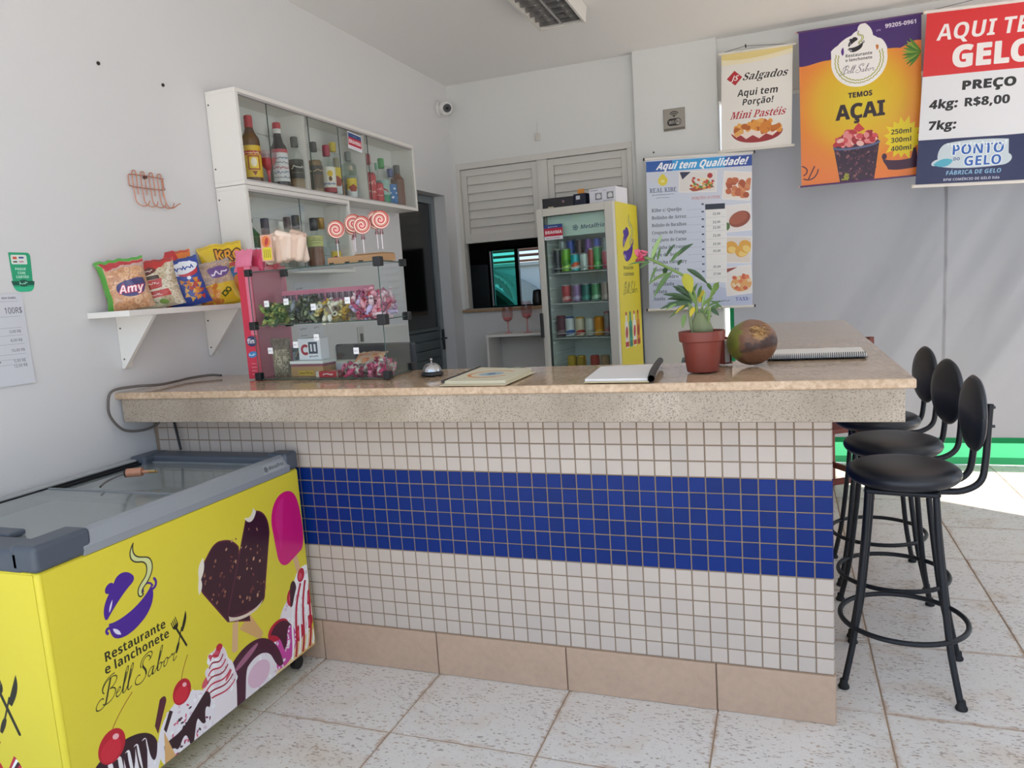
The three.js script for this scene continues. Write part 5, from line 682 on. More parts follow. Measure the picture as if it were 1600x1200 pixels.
banner('purple and orange banner with a cup of berry ice cream under a white round crest', [2.9, 2.882, -3.09], 0.705, 0.965, canvasTex(960, 1314, (g, W, H) => {
  const gr = g.createRadialGradient(480, 640, 60, 480, 640, 640); gr.addColorStop(0, '#dcc41e'); gr.addColorStop(0.45, '#e0b022'); gr.addColorStop(0.75, '#e88a32'); gr.addColorStop(1, '#e8803a'); g.fillStyle = gr; g.fillRect(0, 0, W, H);
  fillP(g, 'M0 0 L960 0 L960 210 C900 190 860 230 800 250 C700 230 640 250 560 240 C420 250 300 250 240 270 C160 262 80 300 0 290Z', '#43246c');
  for (let i = 0; i < 10; i++) { g.save(); g.translate(960, 300); g.rotate(2.2 + i * 0.2); fillP(g, 'M0 0 C60 -14 110 -10 150 10 C100 18 50 16 0 0Z', ['#5a8a2a', '#3f7a22', '#86a83a'][i % 3]); g.restore(); }
  g.save(); g.beginPath(); g.arc(480, 300, 222, 0.15, Math.PI - 0.15); g.lineTo(258, 200); g.quadraticCurveTo(320, 130, 380, 170); g.quadraticCurveTo(420, 70, 470, 60); g.quadraticCurveTo(470, 0, 530, -14 + 20); g.quadraticCurveTo(600, 60, 590, 150); g.quadraticCurveTo(660, 110, 700, 230); g.closePath(); g.fillStyle = '#f2efec'; g.fill(); g.restore(); ell(g, 480, 300, 222, 215, 0, '#f2efec');
  for (let i = 0; i < 40; i++) { const a = 0.5 + i / 39 * (Math.PI - 1), s = i % 2 ? 1 : -1; for (const q of [168, 190]) { const aa = Math.PI / 2 + (a - Math.PI / 2) * 1.75; g.save(); g.translate(480 + q * Math.cos(aa), 300 + q * Math.sin(aa)); g.rotate(aa + 1.2 * s); ell(g, 0, 0, 11, 4.5, 0, '#a8a84a'); g.restore(); } }
  potLogo(g, 396, 60, 0.5, '#1f1a24', '#dfe39a'); txt(g, 'Restaurante', 478, 268, 'bold 36px sans-serif', '#222'); txt(g, 'e lanchonete', 478, 304, 'bold 34px sans-serif', '#222'); bellSabor(g, 352, 402, 0.74, '#5a5660', 4);
  fillP(g, 'M350 250 C330 220 340 190 356 180 C362 210 366 230 350 250Z', '#5b2d86'); fillP(g, 'M610 200 C640 180 640 230 620 240Z', '#c8742a');
  txt(g, '99205-0961', 806, 72, 'bold 46px sans-serif', '#ece6f0', { rot: -0.01 }); txt(g, '(24)', 634, 88, '20px sans-serif', '#cfc4dc');
  txt(g, 'TEMOS', 486, 606, 'bold 58px sans-serif', '#2c1a22', { stroke: '#2c1a22', lw: 3 }); txt(g, 'AÇAI', 486, 780, 'bold 168px sans-serif', '#2c1a22', { max: 420, stroke: '#2c1a22', lw: 7 });
  g.beginPath(); for (let i = 0; i < 30; i++) { const a = i / 30 * Math.PI * 2, q = i % 2 ? 128 : 190 - (i % 3) * 12; g.lineTo(818 + q * Math.cos(a) * 0.86, 990 + q * Math.sin(a)); } g.closePath(); g.fillStyle = '#ead21e'; g.fill();
  ['250ml', '300ml', '400ml'].forEach((t, i) => txt(g, t, 806, 952 + i * 70, 'bold 56px sans-serif', '#2a2418'));
  fillP(g, 'M660 1150 C740 1180 880 1180 960 1140 L960 1240 C860 1250 760 1260 700 1240 C690 1200 660 1180 660 1150Z', '#43203a'); fillP(g, 'M900 1080 L920 1080 L930 1160 L880 1170Z', '#43203a'); g.strokeStyle = '#43203a'; g.lineWidth = 10; g.lineCap = 'round'; for (const d of ['M10 1140 C60 1160 60 1200 20 1220', 'M20 1250 C80 1280 130 1240 140 1180', 'M60 1250 L110 1150']) g.stroke(new Path2D(d)); ell(g, 672, 1130, 20, 26, 0, '#43203a');
  fillP(g, 'M268 1010 L636 990 L590 1314 L318 1314Z', '#341c34'); const r = rng(9); for (let i = 0; i < 150; i++) { const y = 1030 + r() * 270, hw = 170 - (y - 1010) * 0.14; ell(g, 455 + (r() * 2 - 1) * hw, y, 5 + r() * 14, 4 + r() * 9, r() * 3, ['#2a1428', '#4a2640', '#5c3040', '#3a1a30', '#8a5a5e'][i % 5]); }
  ell(g, 452, 1006, 190, 34, -0.05, '#5a6a90'); ell(g, 452, 996, 178, 28, -0.05, '#4a2236'); for (let i = 0; i < 60; i++) { const x = 290 + r() * 330, k = 1 - ((x - 452) / 190) ** 2; ell(g, x, 996 - r() * 120 * Math.max(0, k), 24 + r() * 14, 16 + r() * 10, r() * 3, ['#b8303a', '#d05058', '#e08a88', '#9c2430', '#e8b8b0'][i % 5]); } fillP(g, 'M430 870 L470 820 L520 880 L470 900Z', '#c83a3e');
  for (let i = 0; i < 12; i++) ell(g, 330 + r() * 60, 1230 + r() * 60, 12, 7, r() * 3, '#9a9a2a');
}), { yaw: 0.07, roll: 0.004, apex: null, rodCol: '#5a3a6a', tip: '#c8a8a0', rr: 0.006 });
banner('red white and navy banner giving ice prices, at the right edge', [3.632, 2.848, -3.045], 0.72, 1.025, canvasTex(960, 1366, (g, W, H) => {
  g.fillStyle = '#e9eaee'; g.fillRect(0, 0, W, H); g.fillStyle = '#dc2f33'; g.fillRect(0, 0, W, 500);
  txt(g, 'AQUI TEM', 470, 230, 'bold 170px sans-serif', '#f4f0ee', { skew: -0.1, max: 780 }); txt(g, 'GELO', 480, 446, 'bold 220px sans-serif', '#f4f0ee', { max: 660, stroke: '#f4f0ee', lw: 14 });
  txt(g, 'PREÇO', 470, 626, 'bold 92px sans-serif', '#222', { sx: 1.3, stroke: '#222', lw: 5 }); txt(g, '4kg:', 62, 756, 'bold 92px sans-serif', '#222', { align: 'left', skew: -0.1, sx: 1.12, stroke: '#222', lw: 4 }); txt(g, 'R$8,00', 306, 756, 'bold 88px sans-serif', '#222', { align: 'left', sx: 1.16, stroke: '#222', lw: 3 }); txt(g, '7kg:', 62, 922, 'bold 92px sans-serif', '#222', { align: 'left', skew: -0.1, sx: 1.12, stroke: '#222', lw: 4 });
  g.fillStyle = '#28305a'; g.fillRect(0, 1000, W, 366); fillP(g, 'M0 1000 C300 1010 700 1000 960 988 L960 1020 L0 1020Z', '#28305a');
  fillP(g, 'M200 1040 C320 1010 560 1020 640 1030 L646 1140 C700 1170 660 1230 600 1230 C400 1250 220 1240 140 1210 C90 1220 100 1170 150 1160 C140 1100 170 1050 200 1040Z', '#cfdde4'); fillP(g, 'M120 1200 C170 1150 220 1150 260 1170 C250 1220 180 1240 120 1200Z', '#58b4cc');
  txt(g, 'PONTO', 430, 1130, 'bold 108px sans-serif', '#2b62b8', { stroke: '#eef6fa', lw: 12, max: 430 }); txt(g, 'DO', 286, 1176, 'bold 34px sans-serif', '#2b4a8a'); txt(g, 'GELO', 470, 1222, 'bold 104px sans-serif', '#2b62b8', { stroke: '#eef6fa', lw: 12, max: 330 }); for (let i = 0; i < 16; i++) fillP(g, `M${210 + i * 27} ${1036 + (i % 3) * 8} l16 0 l-8 ${24 + (i % 4) * 8}Z`, '#e8f4f8');
  txt(g, 'FÁBRICA DE GELO', 410, 1288, 'bold 46px sans-serif', '#8fc0e0', { skew: -0.1, max: 500 }); txt(g, 'RPW COMÉRCIO DE GELO ltda', 400, 1336, 'bold 28px sans-serif', '#c8ccdc', { max: 430 }); for (let i = 0; i < 8; i++) ell(g, 800 + i * 20, 1320 - (i % 3) * 14, 18, 8, i, ['#3f8a4a', '#7ab04a'][i % 2]);
}), { roll: -0.058, yaw: -0.02, apex: [0.02, 0.06], rodCol: '#e6e2dc', rr: 0.01 });
banner('pale blue menu board listing fried snacks with food photographs on the pillar', [1.9, 2.192, -3.06], 0.705, 1.035, canvasTex(960, 1342, (g, W, H) => {
  g.fillStyle = '#cbd0dc'; g.fillRect(0, 0, W, H); const bl = g.createLinearGradient(0, 0, W, 0); g.fillStyle = '#d2d8e6'; fillP(g, 'M0 200 C300 240 700 600 960 500 L960 1342 L0 1342Z', '#c8d0e0'); fillP(g, 'M0 1100 C400 1000 700 1240 960 1180 L960 1342 L0 1342Z', '#b9c1d8');
  g.fillStyle = '#2458a8'; g.fillRect(0, 22, W, 92); g.fillStyle = '#2f9ad8'; g.fillRect(240, 22, 480, 92); g.fillStyle = '#274a9c'; g.fillRect(780, 22, 180, 92); txt(g, 'Aqui tem Qualidade!', 500, 98, 'bold italic 84px sans-serif', '#f2f4f8', { skew: -0.2, max: 820, stroke: '#f2f4f8', lw: 3 });
  ell(g, 150, 196, 44, 44, 0, '#dccb3c'); ell(g, 150, 160, 22, 22, 0, '#dccb3c'); ell(g, 150, 200, 18, 12, 0, '#e8dc8a'); txt(g, 'REAL KIBE', 150, 296, 'bold 52px serif', '#4a5478', { max: 250 }); scrawl(g, 50, 322, 200, 10, '#5a6484', 3); scrawl(g, 90, 348, 120, 8, '#5a6484', 4);
  const photo = (x, y, w, h, rot, fn) => { g.save(); g.translate(x, y); g.rotate(rot); g.fillStyle = '#e6e4e4'; g.fillRect(-w / 2 - 8, -h / 2 - 8, w + 16, h + 16); g.beginPath(); g.rect(-w / 2, -h / 2, w, h); g.clip(); fn(rng(Math.round(x + y))); g.restore(); };
  photo(470, 222, 330, 170, 0.04, (r) => { g.fillStyle = '#dcd8d4'; g.fillRect(-200, -100, 400, 200); fillP(g, 'M-170 -90 L-60 -90 L-140 -20Z', '#2a2c48'); fillP(g, 'M-80 60 L120 20 L150 50 L-40 90Z', '#a04a34'); for (let i = 0; i < 40; i++) ell(g, -60 + r() * 200, -30 + r() * 90, 14, 10, r(), ['#c8542e', '#5a8a3a', '#d8a03a', '#b0302a', '#e8d8b0'][i % 5]); ell(g, 110, -50, 24, 22, 0, '#b02a2a'); });
  photo(826, 280, 240, 230, 0.1, (r) => { g.fillStyle = '#e4dcd4'; g.fillRect(-200, -200, 400, 400); for (let i = 0; i < 26; i++) ell(g, -80 + r() * 190, -50 + r() * 130, 28, 26, 0, ['#b8603a', '#c8764a', '#a8502c', '#d08a5a'][i % 4]); });
  photo(826, 560, 240, 220, -0.05, (r) => { g.fillStyle = '#e0dcda'; g.fillRect(-200, -200, 400, 400); ell(g, 20, 10, 100, 66, -0.3, '#8a4430'); ell(g, 10, 0, 84, 50, -0.3, '#a0553c'); fillP(g, 'M-110 30 C-60 20 -60 90 -100 100Z', '#4a6a30'); });
  photo(826, 838, 240, 220, 0.06, (r) => { g.fillStyle = '#d8d0c8'; g.fillRect(-200, -200, 400, 400); for (const [x, y, a] of [[-60, -20, 0.2], [40, 10, -0.3], [70, -30, 0.5]]) { ell(g, x, y, 62, 54, a, '#d8a03a'); ell(g, x + 12, y + 20, 40, 28, a, '#e8c870'); } });
  photo(836, 1110, 230, 240, -0.09, (r) => { g.fillStyle = '#e0dcd8'; g.fillRect(-200, -200, 400, 400); ell(g, 20, 30, 96, 70, 0, '#d8a060'); for (let i = 0; i < 16; i++) ell(g, -50 + r() * 150, -40 + r() * 120, 22, 16, r(), ['#c85a3a', '#d8784a', '#e0c8a0'][i % 3]); fillP(g, 'M-120 -120 L0 -120 L-110 -80Z', '#8a3a30'); });
  txt(g, 'PORÇÕES 20 ITENS', 540, 376, 'italic 30px serif', '#b83a48', { max: 260 });
  const rows = ['Kibe c/ Queijo', 'Bolinho de Arroz', 'Bolinho de Bacalhau', 'Croquete de Frango', 'Croquete de Carne', 'Coxinha de Frango', 'Kibe de Soja', 'Bolinha Catupiry', 'Pastel misto', 'Travesseiro', 'Almofada', 'Batata', 'Anéis'];
  rows.forEach((t, i) => { const y = 466 + i * 66; txt(g, t, 40, y, 'bold 40px serif', '#3e4358', { align: 'left', max: 320 }); g.fillStyle = '#5a6078'; for (let x = 370; x < 500; x += 8) g.fillRect(x, y - 3, 3, 3); if (i < 11) { g.fillStyle = '#444a60'; g.fillRect(500, y - 52, 22, 14); } });
  g.fillStyle = '#e4e4e2'; g.fillRect(538, 470, 190, 650); g.fillStyle = '#1d2436'; g.fillRect(534, 424, 180, 48); [500, 572, 620, 690, 764, 826, 966, 1030].forEach((y, i) => { txt(g, ['23,00', '22,00', '22,00', '22,00', '25,00', '35,00', '25,00', '27,00'][i], 636, y + 22, 'bold 28px sans-serif', '#6a6e74'); g.fillStyle = '#c4c6ca'; g.fillRect(540, y + 40, 180, 3); });
  txt(g, 'TAXI', 860, 1290, 'bold 44px serif', '#4a5aa0', { align: 'center' }); scrawl(g, 560, 1292, 190, 12, '#4a4e6a', 8); txt(g, '1º', 924, 1290, '30px serif', '#4a5aa0');
}), { yaw: 0.22, roll: -0.02, apex: null, rodCol: '#dedbd4', tip: '#1c1c20', rr: 0.009 });

// ---------- bar stools ----------
{
  const metal = M('#23262b', 0.42, { metalness: 0.35 }), vinyl = new THREE.MeshPhysicalMaterial({ color: '#1d2129', roughness: 0.38, clearcoat: 0.15, clearcoatRoughness: 0.4, bumpMap: plasterBump, bumpScale: 0.0004 });
  const s = thing('bar_stool', 'nearest black bar stool with round padded seat and oval back', 'bar stool', [0, 0, 0], 0, 'black bar stools along the counter');
  const prof = [[0.0005, 0.676], [0.13, 0.676], [0.158, 0.684], [0.17, 0.702], [0.163, 0.72], [0.14, 0.732], [0.09, 0.738], [0.0005, 0.739]];
  obj('seat', lathe(new THREE.SplineCurve(prof.map((p) => new THREE.Vector2(...p))).getPoints(40).map((p) => [Math.max(0.0004, p.x), p.y]), 48), vinyl, s);
  obj('seat_frame', [rod([-0.1, 0.66, 0.1], [0.1, 0.66, 0.1], 0.0095), rod([-0.1, 0.66, -0.1], [0.1, 0.66, -0.1], 0.0095), rod([-0.1, 0.66, -0.1], [-0.1, 0.66, 0.1], 0.0095), rod([0.1, 0.66, -0.1], [0.1, 0.66, 0.1], 0.0095), bx(0.16, 0.008, 0.16, 0, 0.672, 0)], metal, s);
  for (const sx of [-1, 1]) for (const sz of [-1, 1]) { const l = obj('leg', tube([[sx * 0.095, 0.668, sz * 0.095], [sx * 0.105, 0.5, sz * 0.105], [sx * 0.123, 0.3, sz * 0.123], [sx * 0.139, 0.16, sz * 0.139], [sx * 0.166, 0.012, sz * 0.166]], 0.0105, 36, 10), metal, s); obj('rubber_foot', lathe([[0.0005, 0], [0.017, 0], [0.018, 0.006], [0.013, 0.016], [0.0115, 0.03], [0.0005, 0.03]], 16).translate(sx * 0.1672, 0, sz * 0.1672), C('#1a1b1d', 0.7), l); }
  obj('foot_ring', new THREE.TorusGeometry(0.192, 0.0085, 10, 56).rotateX(Math.PI / 2).translate(0, 0.2, 0), metal, s);
  const swivel = (g) => g.rotateY(0.3);
  for (const sz of [-1, 1]) { obj('back_tube', swivel(tube([[-0.06, 0.655, sz * 0.052], [0.1, 0.652, sz * 0.052], [0.165, 0.655, sz * 0.052], [0.212, 0.685, sz * 0.052], [0.226, 0.75, sz * 0.05], [0.232, 0.86, sz * 0.05], [0.236, 0.93, sz * 0.05]], 0.0105, 48, 10)), metal, s); }
  const pad = lathe([[0.0005, 0.021], [0.06, 0.019], [0.092, 0.01], [0.1, 0], [0.094, -0.009], [0.06, -0.014], [0.0005, -0.015]], 48).rotateZ(Math.PI / 2).scale(1, 1.24, 1);
  const p = pad.attributes.position; for (let i = 0; i < p.count; i++) p.setX(i, p.getX(i) - 0.35 * (p.getZ(i) ** 2)); pad.computeVertexNormals();
  obj('backrest', swivel(pad.translate(0.208, 0.893, 0)), vinyl, s); for (const [y, z] of [[0.86, 0.05], [0.86, -0.05], [0.92, 0.05]]) obj('bolt', swivel(rod([0.23, y, z], [0.25, y, z], 0.005, 8)), C('#4a4c50', 0.35, 0.7), s);
  s.position.set(2.785, 0, -0.365); s.rotation.y = -0.16;
  copy(s, [2.805, 0, -0.775], 0.05, 'middle black bar stool of the three along the counter end'); copy(s, [2.805, 0, -1.26], 0.02, 'farthest black bar stool, its seat half hidden under the countertop');
}
// red-brown wooden chair beyond the counter
{
  const c = thing('wooden_chair', 'red-brown wooden chair with a carved top rail beyond the far end of the counter', 'chair', [2.64, 0, -2.46], -1.0), w = M('#6e2a1e', 0.45);
  for (const sx of [-1, 1]) { obj('leg', bx(0.035, 0.44, 0.035, sx * 0.18, 0.22, 0.18, 0.004), w, c); obj('leg', bx(0.035, 0.97, 0.035, sx * 0.18, 0.485, -0.18, 0.004), w, c); obj('side_rung', bx(0.022, 0.035, 0.33, sx * 0.18, 0.14, 0, 0.003), w, c); }
  obj('seat', bx(0.42, 0.03, 0.4, 0, 0.445, 0, 0.006), w, c); for (const z of [-0.18, 0.18]) { obj('apron', bx(0.33, 0.05, 0.02, 0, 0.4, z, 0.002), w, c); obj('rung', bx(0.33, 0.035, 0.02, 0, 0.14, z, 0.002), w, c); }
  const rail = new THREE.Shape(); rail.moveTo(-0.162, 0); rail.lineTo(0.162, 0); rail.lineTo(0.162, 0.08); rail.quadraticCurveTo(0, 0.11, -0.162, 0.08); rail.closePath(); for (const x of [-0.1, -0.033, 0.033, 0.1]) { const h = new THREE.Path(); h.absellipse(x, 0.045, 0.02, 0.014, 0, 7); rail.holes.push(h); }
  obj('top_rail', extrude(rail, 0.018, 0.002).translate(0, 0.88, -0.189), w, c); obj('back_rail', bx(0.33, 0.05, 0.02, 0, 0.6, -0.18, 0.003), w, c); for (const x of [-0.1, -0.033, 0.033, 0.1]) obj('back_slat', bx(0.03, 0.26, 0.012, x, 0.752, -0.18, 0.003), w, c);
}
// ---------- potted desert rose ----------
{
  const t = thing('potted_plant', 'leafy desert rose with one pink flower in a terracotta coloured plastic pot', 'potted plant', [2.19, Y0, -0.055]);
  obj('pot', lathe([[0.0005, 0.004], [0.038, 0.004], [0.04, 0], [0.046, 0], [0.048, 0.003], [0.0605, 0.094], [0.067, 0.094], [0.0685, 0.097], [0.0705, 0.123], [0.069, 0.1255], [0.066, 0.125], [0.0635, 0.112], [0.0005, 0.11]], 48), M('#7c372c', 0.42), t);
  obj('soil', lathe([[0.0005, 0.117], [0.03, 0.116], [0.0635, 0.112]], 30), M('#5a4234', 0.95), t);
  const bark = M('#75805c', 0.6, { bumpMap: plasterBump, bumpScale: 0.001 });
  const caud = lathe([[0.024, 0.112], [0.03, 0.122], [0.031, 0.132], [0.027, 0.148], [0.02, 0.165], [0.013, 0.18], [0.0005, 0.184]], 24).translate(0.002, 0, 0); { const p = caud.attributes.position; for (let i = 0; i < p.count; i++) { const y = p.getY(i); p.setX(i, p.getX(i) * 1.05 - (y - 0.13) * 0.12); p.setZ(i, p.getZ(i) * (1 + 0.12 * Math.sin(p.getX(i) * 90))); } caud.computeVertexNormals(); }
  obj('caudex', caud, bark, t); obj('side_root', tube([[-0.024, 0.115, 0.008], [-0.03, 0.15, 0.006], [-0.033, 0.205, 0.003]], 0.006, 16, 8), bark, t);
  const stem = M('#6f8a45', 0.5);
  for (const [pts, r] of [[[[-0.012, 0.165, 0], [-0.014, 0.218, 0], [-0.02, 0.248, 0], [-0.035, 0.283, 0], [-0.054, 0.301, 0], [-0.102, 0.329, 0], [-0.145, 0.353, 0], [-0.165, 0.361, 0]], 0.0042], [[[0.002, 0.166, 0], [0.019, 0.196, 0], [0.03, 0.226, 0], [0.043, 0.242, 0]], 0.0035], [[[0.017, 0.12, 0.01], [0.025, 0.167, 0.01], [0.029, 0.196, 0.008]], 0.0036], [[[-0.006, 0.17, 0.004], [-0.03, 0.205, 0.006], [-0.05, 0.22, 0]], 0.0034], [[[-0.003, 0.17, -0.008], [0.004, 0.2, -0.012], [0.006, 0.23, -0.012]], 0.0032]]) obj('stem', tube(pts, r, 40, 8), stem, t);
  const LV = [[[-146, 353, -6], [-112, 427, -18], 73, 3], [[-139, 349, -8], [-131, 409, -28], 52, 1], [[-101, 359, -2], [-72, 395, -7], 57, 0], [[-127, 349, -7], [-119, 389, -24], 47, 1], [[-73, 355, -9], [-19, 393, -30], 73, 0], [[-87, 341, -2], [-50, 377, -7], 62, 1], [[-144, 345, 9], [-215, 341, 29], 36, 1], [[-149, 347, 6], [-180, 327, 21], 42, 1], [[-82, 313, 6], [-140, 236, 19], 83, 1], [[-94, 309, -6], [-162, 276, -19], 52, 2], [[-129, 331, 1], [-153, 278, 3], 47, 1], [[-103, 325, -5], [-109, 301, -16], 83, 0], [[-65, 331, -7], [-54, 347, -23], 57, 0], [[-38, 317, -8], [21, 266, -28], 83, 0], [[21, 270, -6], [33, 244, -20], 62, 1], [[43, 242, 9], [55, 270, 30], 104, 2], [[-44, 303, 7], [-25, 242, 23], 190, 4], [[-23, 218, 6], [-111, 244, 21], 83, 0], [[-23, 214, 6], [-121, 200, 21], 94, 0], [[-27, 212, -6], [-100, 168, -21], 62, 1], [[-42, 234, -4], [-85, 268, -13], 73, 0], [[-32, 238, 3], [-68, 270, 9], 73, 0], [[-48, 180, 5], [-56, 137, 16], 83, 2], [[-8, 228, 7], [7, 264, 25], 62, 1], [[30, 230, 8], [59, 272, 27], 62, 2], [[23, 186, -9], [59, 198, -29], 73, 1], [[29, 192, 2], [54, 170, 7], 73, 0], [[19, 188, 4], [24, 149, 12], 47, 2], [[-28, 228, 0], [-75, 256, 0], 62, 0], [[-19, 218, -7], [-75, 224, -23], 73, 1], [[-29, 204, -1], [-102, 216, -2], 52, 1], [[-5, 212, -9], [7, 250, -29], 120, 5], [[-18, 200, 9], [-29, 171, 30], 83, 5], [[30, 216, 8], [68, 190, 26], 42, 1], [[-28, 228, 1], [-7, 272, 3], 52, 1], [[-43, 220, -4], [-103, 228, -14], 73, 0], [[6, 202, 9], [41, 226, 29], 62, 2], [[10, 192, 2], [67, 214, 5], 36, 1], [[-13, 204, 8], [-33, 250, 27], 62, 2], [[-54, 220, 7], [-104, 194, 24], 52, 2], [[-3, 188, 0], [33, 166, 1], 47, 1], [[-48, 206, -2], [-79, 181, -6], 47, 5], [[5, 198, 2], [17, 246, 7], 47, 3]];
  const lc = ['#2f4d2a', '#4c6e35', '#6d8a48', '#8aa868', '#a8a428', '#bfae30'].map((c) => new THREE.MeshPhysicalMaterial({ color: c, roughness: 0.45, side: THREE.DoubleSide }));
  LV.forEach(([b, e, w, c], k) => {
    const A = V(...b).multiplyScalar(0.001), B = V(...e).multiplyScalar(0.001), d = B.clone().sub(A), len = d.length(); d.normalize();
    const sideV = V(d.y, -d.x, 0.25 * (k % 3 - 1)).normalize(), nrm = d.clone().cross(sideV).normalize(), W = w * 0.00018, pos = [], idx = [], n = 10;
    for (let i = 0; i <= n; i++) { const s = i / n, hw = W / 2 * Math.sin(Math.PI * Math.min(1, s ** 0.85 * 0.96 + 0.03)) ** 0.8, sag = Math.sin(s * Math.PI) * len * 0.07; for (const q of [-1, 0, 1]) { const p = A.clone().addScaledVector(d, len * s).addScaledVector(sideV, hw * q).addScaledVector(nrm, Math.abs(q) * hw * 0.35); p.y += sag; pos.push(p.x, p.y, p.z); } if (i < n) { const a = i * 3; idx.push(a, a + 1, a + 3, a + 1, a + 4, a + 3, a + 1, a + 2, a + 4, a + 2, a + 5, a + 4); } }
    const g = new THREE.BufferGeometry(); g.setAttribute('position', new THREE.Float32BufferAttribute(pos, 3)); g.setIndex(idx); g.computeVertexNormals(); obj('leaf', g, lc[c], t);
  });
  const petal = new THREE.SphereGeometry(1, 14, 10).scale(0.0125, 0.004, 0.0085), fl = [C('#b8405c', 0.5), C('#d0647c', 0.5), C('#a83450', 0.5)], r = rng(6);
  for (let i = 0; i < 11; i++) { const p = obj('petal', petal, fl[i % 3], t); p.position.set(-0.174 + (r() - 0.5) * 0.026, 0.366 + (r() - 0.5) * 0.026, 0.004 + (r() - 0.5) * 0.016); p.rotation.set(r() * 3, r() * 3, r() * 3); }
}
{
  const c = thing('coconut', 'ripe brown coconut with a green flank and frayed tan top on the counter', 'coconut', [2.33, Y0, -0.19]);
  const g = new THREE.SphereGeometry(1, 72, 48), p = g.attributes.position, col = [], R = (h) => new THREE.Color(h);
  const cb = R('#6d4a34'), ct = R('#84604a'), cg = R('#75802c'), cd = R('#3d2b28'), cf = R('#b08a58'), q = new THREE.Color();
  for (let i = 0; i < p.count; i++) {
    const d = V(p.getX(i), p.getY(i), p.getZ(i)), n = fbm(d.x * 3, d.y * 3, d.z * 3, 4), lump = 1 + 0.03 * n + 0.02 * Math.cos(3 * Math.atan2(d.z, d.x));
    q.copy(cb).lerp(ct, clamp(0.5 + d.y * 0.7 + n, 0, 1));
    q.lerp(cg, clamp((-d.x - 0.36 + 0.1 * d.y + 0.5 * n) * 6, 0, 1) * 0.9);
    const dark = d.x * 0.55 + d.z * 0.75 - d.y * 0.1; q.lerp(cd, clamp((dark - 0.5 + 0.5 * n) * 7, 0, 1) * clamp((0.26 + 0.3 * n - Math.abs(d.y + 0.1 - 0.2 * d.x - 0.4 * n)) * 14, 0, 1) * 0.92);
    const ff = V(0.35, 0.5, 0.78).normalize().dot(d); q.lerp(cf, clamp((ff - 0.93 + 0.12 * fbm(d.x * 9, d.y * 9, d.z * 9, 2)) * 22, 0, 1));
    q.offsetHSL(0, 0, 0.05 * fbm(d.x * 14, d.y * 14, d.z * 14, 3)); col.push(q.r, q.g, q.b);
    p.setXYZ(i, d.x * 0.077 * lump, d.y * 0.0715 * lump, d.z * 0.074 * lump);
  }
  g.setAttribute('color', new THREE.Float32BufferAttribute(col, 3)); g.computeVertexNormals(); g.translate(0, 0.072, 0);
  obj('husk', g, M('#ffffff', 0.5, { vertexColors: true, bumpMap: plasterBump, bumpScale: 0.003 }), c);
  const r = rng(8), fm = [C('#b89464', 0.8), C('#8a6440', 0.8), C('#a47c50', 0.8)]; for (let i = 0; i < 16; i++) { const a = (r() - 0.5) * 0.05, y = 0.112 + (r() - 0.5) * 0.03; const zz = 0.055 - a * 0.2 - (y - 0.112) * 0.6; obj('husk_fibre', tube([[0.024 + a, y, zz], [0.028 + a, y + 0.004, zz + 0.006 + r() * 0.004], [0.034 + a + r() * 0.008, y - 0.003 + r() * 0.006, zz + 0.003]], 0.0016 + r() * 0.0012, 8, 5), fm[i % 3], c); }
}
